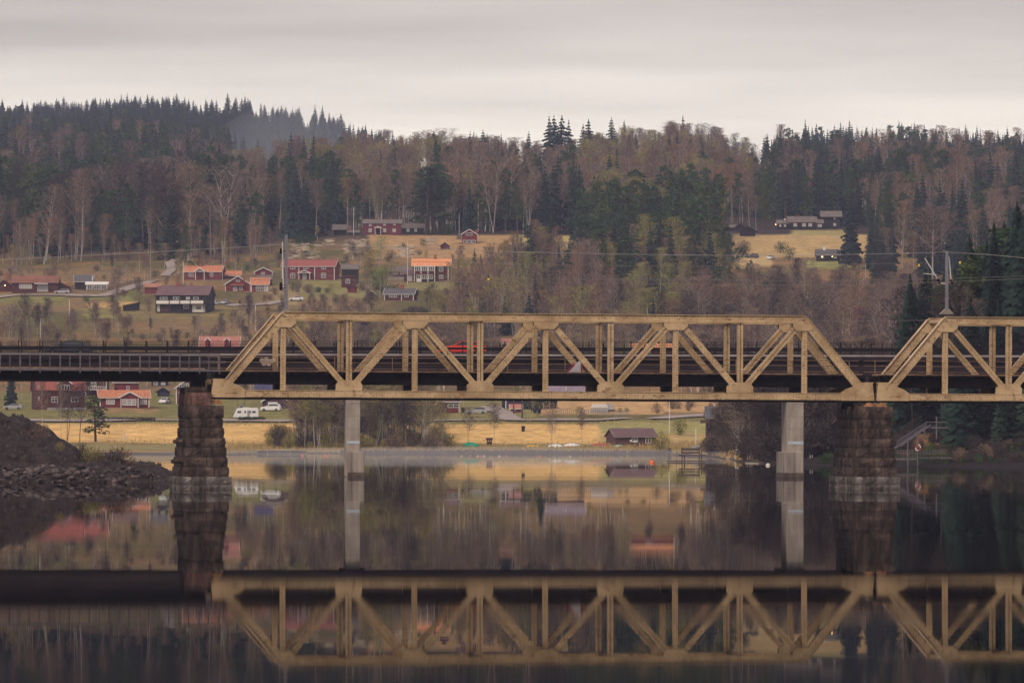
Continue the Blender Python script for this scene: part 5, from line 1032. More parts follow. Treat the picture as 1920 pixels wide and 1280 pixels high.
# ---------------------------------------------------------------- cars
def car(name, label, cat, px, pyb, length, colour, yaw=0, Y=None, z=None, kind='hatch', X=None):
    """px, pyb: middle of the car at its wheels"""
    if Y is None: Y = depth(px, pyb)
    p_ = at(px, pyb, Y) if X is None else X
    if z is not None: p_.z = z
    r = thing(name, label, cat, p_, math.radians(yaw), 'cars parked in the village' if z is None else None); L = length / 2; W_ = .86; (z is None) and CLEAR.append((px - 14, px + 14, pyb - 12, pyb, Y)); h = {'hatch': 1.42, 'estate': 1.5, 'suv': 1.68}[kind]
    tail = {'hatch': .97, 'estate': 1.0, 'suv': 1.0}[kind]
    prof = [(-L, .28), (L * .99, .28), (L, .62), (L * .96, .90), (L * .72, h * .66), (L * .55, h * .69)]
    low = [(-L, .30), (-L * 1.0, .62), (-L * .93, h * .56), (-L * .40, h * .66), (L * .88, h * .68), (L * .99, h * .60), (L, .5), (L * .98, .30)]
    e = MB(); n = len(low); ys = (-W_, -W_ * .96, W_ * .96, W_); V = []
    for y, k_ in ((-W_, .97), (-W_ + .06, 1), (W_ - .06, 1), (W_, .97)): V += [(x * (1 if k_ == 1 else .99), y, (z_ - .5) * k_ + .5) for x, z_ in low]
    Fc = [tuple(range(n))] + [tuple(3 * n + i for i in range(n))[::-1]]
    for j in range(3): Fc += [(j*n+i, (j+1)*n+i, (j+1)*n+(i+1) % n, j*n+(i+1) % n) for i in range(n)]
    e.add(V, Fc); e.build('body', colour, r)
    top = [(-L * .42, h * .655), (-L * .06, h * .97), (L * .20, h), (L * (.60 if kind == 'hatch' else .80), h * .955), (L * (.92 if kind == 'hatch' else .95), h * .67)]
    e = MB(); e.add([(x, y, z_) for y in (-W_ * .80, W_ * .80) for x, z_ in top] , [tuple(range(5)), tuple(range(5, 10))[::-1]] + [(i, i + 5, (i + 1) % 5 + 5, (i + 1) % 5) for i in range(5)]); cb = e.build('cabin', colour, r)
    gl = [(-L * .33, h * .69), (-L * .04, h * .92), (L * .20, h * .945), (L * (.55 if kind == 'hatch' else .72), h * .915), (L * (.78 if kind == 'hatch' else .84), h * .70)]
    e = MB(); e.prism(gl, -W_ * .80 - .012, -W_ * .80 - .002); e.prism(gl, W_ * .8 + .002, W_ * .8 + .012); e.add([(-L * .43, -W_ * .7, h * .665), (-L * .43, W_ * .7, h * .665), (-L * .10, W_ * .7, h * .955), (-L * .10, -W_ * .7, h * .955)], [(0, 1, 2, 3)]); e.build('side_glass', GLS, cb)
    for sx in (-.62, .62):
        for sy in (-1, 1):
            e = MB(); e.tube([(sx * L, sy * (W_ - .2), .31), (sx * L, sy * (W_ + .02), .31)], [.31, .31], 12); w_ = e.build('wheel', M_BLACK, r); e = MB(); e.tube([(sx * L, sy * (W_ + .02), .31), (sx * L, sy * (W_ + .035), .31)], [.19, .17], 8); e.build('rim', MC['galvanised_steel'], w_)
    for sy in (-1, 1):
        e = MB(); e.box(-L - .01, -L + .12, sy * .72 - .13, sy * .72 + .13, .58, .72); e.build('headlight', GLP, r); e = MB(); e.box(L - .1, L + .012, sy * .74 - .1, sy * .74 + .1, .62, .86); e.build('tail_light', mat('tail_red', (.4, .02, .02), .4), r)
    return r
CW, CS, CDK, CRD = mat('white_car_paint', (.70, .68, .66), .3, amt=.03), mat('silver_car_paint', (.40, .39, .40), .35, amt=.05, metal=.3), mat('dark_car_paint', (.04, .045, .06), .3), mat('red_car_paint', (.85, .06, .035), .3, amt=.05)
u = (868 - 960) / 19.5; v_ = Vector((-math.sin(TR), math.cos(TR), 0)); pc = RR + Vector((math.cos(TR), math.sin(TR), 0)) * u + v_ * 2.6; pc.z = 11.70
car('red_car', 'bright red hatchback driving left across the road bridge', 'car', 0, 0, 4.6, CRD, yaw=3, X=pc, z=11.70, Y=1); 
pc = RR + Vector((math.cos(TR), math.sin(TR), 0)) * ((122 - 960) / 19.5) + v_ * 6.6; pc.z = 11.70
car('dark_car', 'dark blue car mostly hidden by the bridge railing at left', 'car', 0, 0, 4.4, CDK, yaw=3, X=pc, z=11.70, Y=1)
car('white_car', 'white car seen side-on on the slope below the big red farmhouse', 'car', 555, 564, 4.3, CW, yaw=4)
car('white_car', 'left one of two white cars parked beside the balcony lodge', 'car', 401, 572, 3.6, CW, yaw=62); car('silver_car', 'right one of two cars parked beside the balcony lodge, silver', 'car', 422, 571, 3.6, CS, yaw=70)
car('silver_car', 'silver car parked in front of the rust-roofed garage', 'car', 116, 551, 4.6, CS, yaw=0, kind='estate'); car('silver_car', 'pale car half hidden at the left edge under the girder', 'car', 24, 768, 4.2, CS, yaw=0)
car('white_car', 'white car parked in front of the black garage', 'car', 309, 757, 3.8, CW, yaw=75); car('white_car', 'large white car in front of the garage with white door', 'car', 508, 771, 4.4, CW, yaw=-12, kind='suv')
car('silver_car', 'silver estate car right of the maroon veranda house', 'car', 893, 776, 4.5, CS, yaw=0, kind='estate'); car('dark_car', 'dark blue car parked beside the round evergreens on the right meadow', 'car', 1410, 484, 4.4, CDK, yaw=0, kind='estate'); car('white_car', 'small white car at the meadow edge right of the dark blue car', 'car', 1445, 487, 3.6, CW, yaw=70)

# caravan
Y = depth(461, 786); p_ = at(461, 786, Y); r = thing('caravan', 'white caravan parked behind a hedge left of the shore field', 'caravan', p_, 0); s = F / Y
e = MB(); L = 5.4 / 2; pr = [(-L, .45), (L, .45), (L, 2.25), (L * .9, 2.45), (-L * .5, 2.45), (-L * .72, 2.2)]; e.prism(pr, -1.1, 1.1); e.build('body', CW, r, bevel=.05)
for x, w_ in ((-1.35, .8), (-.1, .38), (1.0, .25), (1.75, .75)): e = MB(); e.box(x - w_/2, x + w_/2, -1.125, -1.09, 1.35, 1.78); e.build('window', GLS, r)
e = MB(); e.box(.35, .9, -1.12, -1.09, .6, 1.9); e.build('door', GRYW, r)
e = MB(); e.tube([(.2, -1.12, .32), (.2, -.9, .32)], [.32, .32], 12); e.build('wheel', M_BLACK, r); e = MB(); e.bar((-L, 0, .45), (-L - 1.1, 0, .42), .1, .1); e.build('drawbar', M_GREYD, r); e = MB(); e.box(-.6, .6, -.4, .4, 2.45, 2.55); e.build('roof_hatch', WHT, r)
CLEAR.append((440, 484, 770, 790, Y))
HG = foliage('hedge_leaves', [(.045, .055, .03), (.04, .05, .028), (.045, .055, .03)])
def hedge(label, x0, x1, yb, h, dd, m_=None):
    Y = depth((x0 + x1) / 2, yb); a_ = at(x0, yb, Y); b_ = at(x1, yb, Y); w_ = b_.x - a_.x; n = int(w_ * 110 * h); rr_ = np.random.RandomState(int(x0)); p = rr_.rand(n, 3) * np.array((w_, dd, h)); e1 = rr_.randn(n, 3) * .14; e2 = rr_.randn(n, 3) * .14
    V = np.stack([p - e1, p + e1, p + e2], 1).reshape(-1, 3); V[:, 2] = np.clip(V[:, 2], -.3, h * 1.06); me = npmesh('hedge', V, np.arange(3 * n).reshape(-1, 3), [m_ or HG]); o = bpy.data.objects.new('hedge', me); col.objects.link(o); o.location = (a_.x, Y, a_.z - .1); tag(o, label, 'hedge', 'garden hedges')
hedge('dark clipped hedge in front of the white caravan', 447, 496, 790, 1.1, .8); hedge('long low brown hedge below the orange-roofed bungalow', 201, 290, 789, .9, .8, TW[4]); hedge('dark green hedge mass behind the garden trailer', 976, 1045, 768, 2.6, 2.5)
# greenhouses
Y = depth(1125, 774); s = F / Y; p_ = at(1125, 774, Y); M_PLA = mat('milky_plastic', (.62, .60, .58), .4, amt=.06); r = thing('greenhouse', 'white plastic greenhouse beside the yellow bush', 'greenhouse', p_, math.radians(4)); w_, h_ = 30 / s, 17 / s
e = MB(); e.box(-w_/2, w_/2, 0, 3, -.4, h_ * .58); e.build('side_panel', mat('dull_plastic', (.40, .38, .38), .4, stretch=(6, 1, .3), amt=.3), r); e = MB(); e.prism([(-w_/2 - .05, h_ * .58), (w_/2 + .05, h_ * .58), (w_/2 - .25, h_ * .92), (w_/2 - .5, h_), (-w_/2 + .5, h_), (-w_/2 + .25, h_ * .92)], -.05, 3.05); e.build('roof', M_PLA, r)
e = MB()
for k in range(6): x = -w_/2 + k * w_/5; e.box(x - .03, x + .03, -.04, -.005, 0, h_ * .58)
e.build('frame', GRYW, r); CLEAR.append((1108, 1142, 755, 776, Y))
p_ = at(1142, 768, Y + 8); r = thing('polytunnel', 'round grey polytunnel behind the white greenhouse', 'greenhouse', p_, 0); e = MB(); e.prism([(2.0 / 2 * 1.2 * math.cos(t_ * math.pi / 10), 1.45 * math.sin(t_ * math.pi / 10)) for t_ in range(11)], 0, 5); e.build('cover', mat('dull_plastic', (.4, .38, .38)), r)
e = MB()
for k in range(1, 5): e.tube([(1.21 * math.cos(t_ * math.pi / 10), k - .5, 1.46 * math.sin(t_ * math.pi / 10)) for t_ in range(11)], .03, 4)
e.build('hoops', GRYW, r)
# garden fence
def fence(label, pts, h, m_, step=1.6):
    P_ = [gpt(x, y) for x, y in pts]; r = thing('garden_fence', label, 'fence', P_[0]); e = MB(); q = MB(); o = P_[0]
    for a_, b_ in zip(P_, P_[1:]):
        n = max(1, int((b_ - a_).length / step))
        for k in range(n):
            c = a_.lerp(b_, k / n); d = a_.lerp(b_, (k + 1) / n); c = Vector((c.x, c.y, gz(c.x, c.y))) - o; d = Vector((d.x, d.y, gz(d.x, d.y))) - o; e.box(c.x - .06, c.x + .06, c.y - .06, c.y + .06, c.z - .3, c.z + h); q.bar(c + Vector((0, 0, h * .9)), d + Vector((0, 0, h * .9)), .06, .1); q.bar(c + Vector((0, 0, h * .5)), d + Vector((0, 0, h * .5)), .06, .1)
    e.build('fence_posts', m_, r); q.build('fence_rails', m_, r)
fence('low grey wooden fence along the shore road beside the garden', [(1040, 778), (1100, 777), (1180, 779)], 1.1, GRYW, .5); fence('thin dark fence along the village road at left', [(150, 548), (200, 546), (262, 530)], 1.0, BRN, 1.5)
# poles
def pole(px, yb, yt, label, w_=.12, m_=None, cross=False, name='utility_pole', Y=None):
    Y = Y or depth(px, yb); p_ = at(px, yb, Y); h = (yb - yt) * Y / F; r = thing(name, label, 'pole', p_, 0, 'wooden and white poles in the village'); e = MB(); e.tube([(0, 0, -.5), (0, 0, h)], [w_, w_ * .75], 6); e.build('shaft', m_ or mat('pale_pole_wood', (.38, .33, .28), .9), r)
    e = MB(); e.box(-.5 if cross else -.12, .5 if cross else .12, -.05, .05, h - .3 if cross else h, h - .2 if cross else h + .12); e.build('crossarm' if cross else 'pole_top', GRYW, r)
pole(343.5, 534, 491, 'white flagpole at the left end of the orange-roofed cottage', .13, WHT, name='flagpole'); pole(417, 527, 452, 'tall pole right of the orange-roofed porch cottage', .13); pole(479, 620, 571, 'pale pole just left of the truss corner', .13, WHT); pole(130, 612, 561, 'pale pole standing on the grass slope at left', .13, WHT)
pole(663, 441, 388, 'tall white flagpole left of the log manor', .11, WHT, name='flagpole'); pole(764, 534, 452, 'tall flagpole left of the bright orange-roofed house', .10, WHT, name='flagpole'); pole(861, 441, 401, 'grey pole left of the red gabled cabin', .14); pole(1623, 585, 494, 'long slanting pale pole above the right truss end', .13); pole(1428, 590, 520, 'thin pole with crossarm under the dark clamp at right', .10, cross=True)
pole(838, 500, 464, 'short pole below the tiny red hut', .1); pole(282, 530, 440, 'tall bare pole left of the forest track', .10); pole(76, 640, 597, 'short pale stake pole in the lower left meadow', .1, WHT); pole(1255, 812, 752, 'red and white banded pole on the river slope', .10, WHT); pole(1305, 836, 804, 'short white post near the swimming platform', .09, WHT); pole(233, 826, 813, 'short pale post in the straw field', .16, WHT, name='field_post'); pole(1030, 776, 751, 'thin grey pole behind the garden trailer', .08); pole(1019, 771, 757, 'wooden post beside the trailer', .12)
pole(963, 778, 752, 'thick dark trunk post left beside the little well house', .2, M_BARKD, name='tree_stump'); pole(979, 783, 752, 'thick dark trunk post right beside the little well house', .2, M_BARKD, name='tree_stump')

# ---------------------------------------------------------------- shore things
def hull(name, label, px, yb, L, W_, h, m_, flip=True, yaw=0, group=None, cat='boat', keel=None, Y=None):
    Y = Y or depth(px, yb); p_ = at(px, yb, Y); r = thing(name, label, cat, p_, math.radians(yaw), group); e = MB(); V = []; n = 11; k_ = 7
    for i in range(n):
        u = -1 + 2 * i / (n - 1); wf = (1 - abs(u) ** 2.6) ** .8 * W_ / 2 + .02; zf = h * (1 - .55 * u * u)
        for j in range(k_): a_ = math.pi * j / (k_ - 1); V.append((u * L / 2, -wf * math.cos(a_), zf * math.sin(a_) if flip else h * (1 + .3 * u * u) - zf * math.sin(a_)))
    e.add(V, [(i*k_+j, i*k_+j+1, (i+1)*k_+j+1, (i+1)*k_+j) for i in range(n - 1) for j in range(k_ - 1)]); o = e.build('hull', m_, r, smooth=True)
    if keel: e = MB(); e.bar((-L * .42, 0, h * .93), (L * .42, 0, h * .93), .05, .12, up=(0, 0, 1)); e.build('keel', keel, r)
    e = MB(); e.box(-L * .25, L * .25, -W_ * .3, W_ * .3, -.25, .05); e.build('trestle', M_BARKD, r)
    return r
hull('tarpaulin_boat', 'boat under a bright green tarpaulin on the shore', 882, 838, 3.2, 1.7, 1.0, mat('green_tarpaulin', (.02, .33, .19), .6, (.015, .25, .15), 1.5))
hull('kayak', 'bright yellow kayak lying on the shore', 998, 837.5, 2.9, .7, .36, mat('kayak_yellow', (.80, .50, .04), .4), cat='kayak'); hull('rowing_boat', 'white upturned rowing boat, left one of the pair', 1042, 838, 2.9, 1.3, .62, CW, group='boats drawn up on the shore', keel=GRYW); hull('rowing_boat', 'white upturned rowing boat tilted, right one of the pair', 1072, 836.5, 3.2, 1.3, .62, CW, group='boats drawn up on the shore', keel=GRYW, yaw=6)
hull('canoe', 'faded red canoe lying upside down left of the boathouse', 1125, 835.5, 3.6, .8, .55, mat('canoe_red', (.42, .08, .06), .5), cat='canoe'); hull('dinghy', 'pale green dinghy lying against the boathouse wall', 1160, 838, 1.9, 1.1, .5, mat('dinghy_green', (.30, .42, .34), .5), Y=depth(1160, 835.5) - 3)
Y = depth(1192, 838); r = thing('boat_trailer', 'small wheeled boat trailer standing in front of the boathouse', 'trailer', at(1190, 838, Y - 2)); e = MB(); e.bar((-.9, 0, .75), (1.4, 0, 1.15), .08, .1); e.bar((-.9, .5, .75), (1.2, .5, 1.0), .08, .1); e.box(-.3, -.2, -.1, .6, 0, .75); e.box(.5, .6, -.1, .6, 0, .85); e.build('frame', M_GREYD, r)
for x, z_ in ((-.75, 1.25), (-.1, 1.15), (.3, 1.15), (.55, .35)): e = MB(); e.tube([(x, -.12, z_), (x, .05, z_)], [.2, .2], 10); e.build('wheel', WHT if z_ > 1 else M_BLACK, r)
Y = depth(1005, 775); r = thing('garden_trailer', 'dark garden trailer with wheels on the lawn behind the fence', 'trailer', at(1005, 775, Y)); e = MB(); e.box(-1.1, 1.1, -.5, .5, .5, 1.0); e.build('box', BLUEB, r)
for x in (-.2, .7): e = MB(); e.tube([(x, -.6, .32), (x, -.5, .32)], [.32, .32], 12); e.build('wheel', M_BLACK, r)
def wheelie(px, yb, label): Y = depth(px, yb); r = thing('waste_bin', label, 'bin', at(px, yb, Y), 0, 'dark waste bins'); e = MB(); e.prism([(-.3, 0), (.3, 0), (.38, 1.05), (-.38, 1.05)], -.3, .3); e.build('bin_body', BLK, r); e = MB(); e.box(-.42, .42, -.4, .36, 1.05, 1.15); e.build('lid', BLK, r)
wheelie(868, 774, 'dark waste bin between the maroon house and the silver estate car'); wheelie(450, 571, 'dark waste bin on the slope below the gabled cottage'); wheelie(981, 813 - 4, 'small dark box lying in the straw field')
# woodpile shelter
Y = depth(248, 583); r = thing('log_shelter', 'crooked dark lean-to shelter on the slope below the road', 'shelter', at(247, 583, Y), math.radians(8)); e = MB(); e.prism([(-2.3, 0), (2.2, 0.4), (2.3, 2.4), (-2.4, 1.5)], 0, 2.2); e.build('log_stack', BLK, r); e = MB(); e.bar((-2.6, 1, 1.6), (2.5, 1, 2.55), .14, 2.8); e.build('sloping_roof', BLK, r); CLEAR.append((228, 262, 564, 584, Y))
# buoys
for px, py, c, rd, lab in ((1222.5, 866, 'o', .36, 'large orange buoy floating left of the swimming platform'), (1440, 871, 'w', .30, 'yellowish white buoy floating before the dark right bank'), (567, 853.5, 'r', .28, 'reddish buoy by the end of the long jetty'), (611, 853.5, 'o', .26, 'orange buoy left of the concrete pier'),
                           (865, 854, 'w', .18, 'leftmost small white buoy of the shore row'), (881, 854, 'r', .2, 'pink buoy second in the shore row'), (896, 854, 'y', .2, 'yellowish buoy third in the shore row'), (901.5, 853.5, 'r', .16, 'pink buoy right beside the yellowish one'), (907.5, 854, 'w', .2, 'white buoy right of the close pink one'), (936, 854, 'w', .2, 'white buoy alone in the middle of the shore row'), (949, 853.5, 'r', .18, 'pink buoy right of the lone white one'), (1013, 854.5, 'r', .24, 'larger pink buoy near the yellow kayak'), (1069, 855, 'w', .18, 'white buoy below the two white boats')):
    Y = H * F / (py + .0015 * (960 - px) - HY + 1.2); p_ = at(px, py, Y); p_.z = 0; m_ = {'o': mat('buoy_orange', (.85, .17, .05), .5), 'w': mat('buoy_white', (.6, .55, .45), .5), 'r': mat('buoy_pink', (.6, .16, .14), .5), 'y': mat('buoy_yellow', (.65, .5, .2), .5)}[c]
    r = thing('buoy', lab, 'buoy', p_, 0, 'mooring buoys'); e = MB(); V = []
    e.tube([(0, 0, rd * 1.0 * (-.6 + 1.6 * k / 6)) for k in range(7)], [max(.03, rd * math.sin(math.acos(max(-1, min(1, (-.6 + 1.6 * k / 6)))))) if k < 6 else .03 for k in range(7)], 12); e.build('float', m_, r, smooth=True); e = MB(); e.tube([(0, 0, rd), (0, 0, rd * 1.35)], .04, 6); e.build('ring', M_BLACK, r)
# long jetty on the left shore
Y = 1045.; a_ = at(430, 845, Y); b_ = at(573, 846, Y); r = thing('long_jetty', 'long low dark jetty along the shore left of the birches', 'jetty', ((a_.x + b_.x) / 2, Y, 0)); hw = (b_.x - a_.x) / 2
e = MB(); e.box(-hw, hw, 0, 2.0, .42, .62); e.box(-hw, hw, 0, .12, .2, .42); e.build('deck', mat('dark_wet_timber', (.045, .04, .055), .8), r)
for k in range(7): x = -hw + .6 + k * (2 * hw - 1.2) / 6; e = MB(); e.tube([(x, -.05, -1), (x, -.05, .9 if k % 2 else .5)], .09, 6); e.build('pile', GRYW, r)
# swimming platform on the right
M_TIM = mat('weathered_timber', (.13, .10, .09), .9, (.08, .06, .06), 1.5, stretch=(1, 1, 4))
Y = 800.; s = F / Y; p_ = at(1298, 867, Y); p_.z = 0; r = thing('bathing_platform', 'raised wooden bathing platform with bench and low raft at the right shore', 'jetty', p_)
xx = lambda px: (px - 1298) / s; zz = lambda py: H + (HY - py) / s
e = MB(); e.box(xx(1273), xx(1321), 0, 2.2, zz(854), zz(851.5)); e.build('deck', M_TIM, r); e = MB(); e.bar((xx(1320), 1, zz(853)), (xx(1356), 1, zz(858)), .12, 1.2); e.build('gangway', M_TIM, r)
for px in (1279, 1284, 1311, 1316): e = MB(); e.tube([(xx(px), .2 if px % 2 else 2, -1), (xx(px), .2 if px % 2 else 2, zz(853) if px != 1316 else zz(841))], .08, 6); e.build('pile', M_TIM, r)
e = MB(); e.box(xx(1278), xx(1313), 1.6, 1.7, zz(848.5), zz(846)); e.box(xx(1278), xx(1313), 1.6, 1.7, zz(844), zz(839)); e.box(xx(1278), xx(1280), 1.5, 1.7, zz(852), zz(838)); e.box(xx(1311), xx(1313), 1.5, 1.7, zz(852), zz(838)); e.box(xx(1280), xx(1311), 1.0, 1.6, zz(849.5), zz(848.6)); e.build('bench', M_TIM, r)
e = MB(); e.box(xx(1250), xx(1322), -1.2, -.2, .05, .22); e.build('raft', M_TIM, r)
for px in (1254, 1268): e = MB(); e.tube([(xx(px), -.3, 0), (xx(px), -.3, zz(848 if px < 1260 else 843))], .03, 5); e.build('raft_rail', M_GREYD, r)
r = thing('mast_dinghy', 'grey covered dinghy with bare white mast behind the bathing platform', 'boat', at(1304, 838, 1000)); e = MB(); e.tube([(0, 0, 0), (0, 0, 3.3)], .05, 6); e.build('mast', WHT, r); e = MB(); e.prism([(-.7, -.6), (.9, -.6), (.7, .2), (0, .45), (-.5, .2)], -.4, .4); e.build('cover', GLP, r)
# small jetties right of the concrete pier
Y = 760.; s = F / Y; p_ = at(1530, 868, Y); p_.z = 0; r = thing('bathing_jetty', 'short pale bathing jetty with ladder left of the right stone pier', 'jetty', p_); e = MB(); e.box(-15 / s, 12 / s, 0, 2.5, .22, .60); e.build('pontoon', mat('pale_timber', (.40, .34, .29), .85, stretch=(6, 1, 1), amt=.3), r)
e = MB(); e.box(12 / s, 33 / s, .4, 2.0, .50, .62); e.box(15 / s, 19 / s, .5, 1.8, 0, .5); e.build('walkway', M_BLACK, r); e = MB()
for x in (-11 / s, -7 / s): e.tube([(x, .1, -.3), (x, .1, 1.15), (x, .4, 1.2)], .04, 6)
for z_ in (-.05, .12): e.bar((-11 / s, .05, z_), (-7 / s, .05, z_), .05, .05)
e.build('ladder', WHT, r)
Y = 742.; s = F / Y; p_ = at(1918, 872, Y); p_.z = 0; r = thing('raft', 'small pale raft cut by the right edge of the picture', 'raft', p_); e = MB(); e.box(-6 / s, 24 / s, 0, 2, .5, 1.0); e.build('deck', CW, r); e = MB(); e.box(-5 / s, 22 / s, .2, 1.8, .1, .5); e.build('floats', GRYW, r)
# floating log boom
Y = 775.; a_ = at(1398, 869, Y); b_ = at(1437, 870.5, Y - 2); a_.z = b_.z = .03; e = MB(); e.tube([a_, b_], .1, 6); w = e.build('floating_log', mat('pale_timber', (.4, .34, .29))); tag(w, 'pale floating log beside the white buoy', 'log')
# stairs and landing on the right bank
M_STG = mat('grey_stair_timber', (.14, .12, .125), .85, (.10, .085, .095), 1.2)
Y = 705.; s = F / Y; p_ = at(1725, 870, Y); p_.z = 0; r = thing('wooden_stairs', 'grey railed wooden stairs climbing the right bank from a landing', 'stairs', p_); xx = lambda px: (px - 1725) / s; zz = lambda py: H + (HY - py) / s
e = MB(); e.box(xx(1680), xx(1722), 0, 2.6, zz(861), zz(857.5)); e.box(xx(1722), xx(1785), .8, 2.6, zz(858), zz(856)); e.build('landing', M_STG, r)
e = MB()
for z_ in (843, 848): e.box(xx(1680), xx(1722), -.02, .06, zz(z_ + .6), zz(z_ - .6)); e.box(xx(1722), xx(1775), .8, .88, zz(z_ + 1.2), zz(z_ - .2))
for k in range(16): px = 1683 + k * 5.6; e.box(xx(px) - .025, xx(px) + .025, .0 if px < 1722 else .82, .06 if px < 1722 else .88, zz(858), zz(843))
e.build('landing_rail', M_STG, r)
e = MB(); A, B = (xx(1683), 2, zz(838)), (xx(1752), 14, zz(800)); e.bar(A, B, .2, 1.4); e.bar((xx(1752), 14, zz(800)), (xx(1790), 15, zz(800)), .2, 1.4); e.build('flight', M_STG, r)
e = MB(); A, B = Vector((xx(1683), 1.3, zz(826))), Vector((xx(1752), 13.3, zz(789.5))); e.bar(A, B, .12, .05); e.bar(A - Vector((0, 0, .35)), B - Vector((0, 0, .35)), .08, .04); e.bar(B, Vector((xx(1792), 14.2, zz(789.5))), .12, .05)
for k in range(34): c = A.lerp(B, k / 33); e.box(c.x - .03, c.x + .03, c.y, c.y + .05, c.z - .85, c.z)
e.build('stair_rail', M_STG, r)
for px, yt, yb in ((1702, 823, 873), (1720.5, 813, 873), (1743, 800, 822), (1766, 779, 822)): e = MB(); e.tube([(xx(px), -.1 if px < 1730 else 9, zz(yb)), (xx(px), -.1 if px < 1730 else 9, zz(yt))], .10, 6); e.build('support_post', M_STG, r)
p_ = at(1721.5, 839, Y - .6); r = thing('life_buoy', 'red and white life buoy hanging on the landing post', 'life buoy', p_); 
for j, (m_, nm) in enumerate(((WHT, 'white_segment'), (mat('buoy_red', (.5, .03, .03), .5), 'red_segment'))):
    for q in (0, 1): a0 = math.pi * q + math.pi / 2 * j; e = MB(); e.tube([(.3 * math.cos(a0 + t_ * math.pi / 12), 0, .36 * math.sin(a0 + t_ * math.pi / 12)) for t_ in range(7)], .085, 6); e.build(nm, m_, r)
# second older railing higher on the bank
r = thing('old_fence', 'old slanting timber rails above the stairs on the right bank', 'fence', at(1700, 812, 760)); e = MB(); s = F / 760
for k in range(5): e.bar((-12 / s, 0, (k * 4 - 6) / s), (32 / s, 5, (k * 4 + 16) / s), .12, .1)
e.build('rails', M_TIM, r)

# ---------------------------------------------------------------- left embankment with its stones
def emb_z(X, Y):
    px = 960 + X / 500 * F; cr = float(np.interp(px, [-400, 0, 30, 60, 100, 140, 180, 230, 290, 318, 335], [8.6, 5.4, 5.0, 4.15, 3.1, 2.0, 1.6, 1.4, .75, .1, -.8])); nz_ = .22 * float(vnoise(X * 7, Y * 7, 5)) + .38 * float(vnoise(X * 3, Y * 3, 7))
    f = (Y - 483.5 - 2.5 * max(0, (px - 200) / 120)); b_ = min(f * .36, 1.12) if f > 0 else f * .8
    bench = min(b_, cr); up = max(0, f - 6) * .55; z = bench + min(max(cr - 1.12, 0), up) if cr > 1.12 else bench
    back = max(0, Y - 520) * .35; return z - back + (nz_ if z > .2 else 0)
xs = np.concatenate([np.arange(-110, -66, 1.5), np.arange(-66, -29, .35)]); ys = np.arange(479, 560, .6); V = [(x, y, emb_z(x, y)) for y in ys for x in xs]; nx_, ny_ = len(xs), len(ys); II = np.arange(nx_ * ny_).reshape(ny_, nx_)
me = npmesh('embankment', V, np.stack([II[:-1, :-1].ravel(), II[:-1, 1:].ravel(), II[1:, 1:].ravel(), II[1:, :-1].ravel()], 1), [mat('gravel_slope', (.042, .030, .028), .95, (.018, .013, .014), 1.1, bump=.12, spec=.1)]); o = bpy.data.objects.new('embankment', me); col.objects.link(o); tag(o, kind='structure')
def rock_mesh(seed):
    import bmesh
    b = bmesh.new(); bmesh.ops.create_icosphere(b, subdivisions=2, radius=1); rr_ = random.Random(seed); ax = [Vector((rr_.gauss(0, 1), rr_.gauss(0, 1), rr_.gauss(0, 1))).normalized() for _ in range(9)]; cu = [.62 + .3 * rr_.random() for _ in ax]
    for v in b.verts:
        for a_, c in zip(ax, cu):
            q = v.co.dot(a_)
            if q > c: v.co -= a_ * (q - c)
        v.co *= 1 + .05 * rr_.random()
    me = bpy.data.meshes.new('boulder'); b.to_mesh(me); b.free(); return me
M_ROCK = mat('bank_stone', (.070, .052, .050), .95, (.032, .024, .026), 1.0, spec=.1); M_ROCKP = mat('pale_bank_stone', (.145, .112, .105), .95, (.085, .066, .064), 1.0, spec=.1); RM = [rock_mesh(k) for k in range(7)]
for k, q in enumerate(RM): q.materials.append(M_ROCKP if k in (1, 4) else M_ROCK)
rr = random.Random(8); rocks = []; BL = {}
for i in range(280):
    px = -12 + 330 * (i + rr.random()) / 280; X = (px - 960) / F * 487; top = float(np.interp(px, [0, 200, 290, 325], [1.2, 1.1, .8, .15])); u = rr.random() ** .8 * (1 if px < 190 else 1.0 + 2.2 * (px - 190) / 130); Y = 483.4 + 2.5 * max(0, (px - 200) / 120) + u * top / .36
    rocks.append((px, X, Y, emb_z(X, Y), .15 + .24 * rr.random() ** 1.8 * (1.15 - .5 * px / 330), u))
for j, (px, X, Y, z, sz, u) in enumerate(rocks):
    k = rr.randrange(7); o = bpy.data.objects.new('boulder', RM[k]); col.objects.link(o); o.location = (X, Y, z + sz * .1); o.scale = (sz * (1.0 + .6 * rr.random()), sz, sz * (.5 + .3 * rr.random())); o.rotation_euler = (rr.random() * .4, rr.random() * .4, rr.random() * 6)
    fifth = 'at the left edge' if px < 60 else 'below the gravel slope' if px < 130 else 'below the bare shrubs' if px < 200 else 'right of the shrubs' if px < 260 else 'near the low tip'
    lev = 'at the waterline' if u < .3 else 'midway up the bank' if u < .7 else 'on top of the bank'
    BL.setdefault((f'{"pale" if k in (1, 4) else "dark"} {"large" if sz > .28 else "small"} stone', lev, fifth), []).append((px, o))
for (a_, lev, fifth), L in BL.items():
    L.sort(key=lambda q: q[0])
    for i, (px, o) in enumerate(L): tag(o, f'{a_}, {("leftmost" if i == 0 else "rightmost" if i == len(L) - 1 else ORD[min(i, 29)] + " from left") if len(L) > 1 else "only such one"} {lev} {fifth}', 'boulder', 'stones of the left river bank')
n = 9000; rs = np.random.RandomState(3); V = []; T = []; base_ = np.array([v.co[:] for v in RM[0].vertices]); 
ico = [(0, 0, 1), (.9, 0, -.2), (-.45, .78, -.2), (-.45, -.78, -.2)]; I4 = np.array(ico); T4 = np.array([(0, 1, 2), (0, 2, 3), (0, 3, 1)]); Vs = []; Ts = []; of = 0
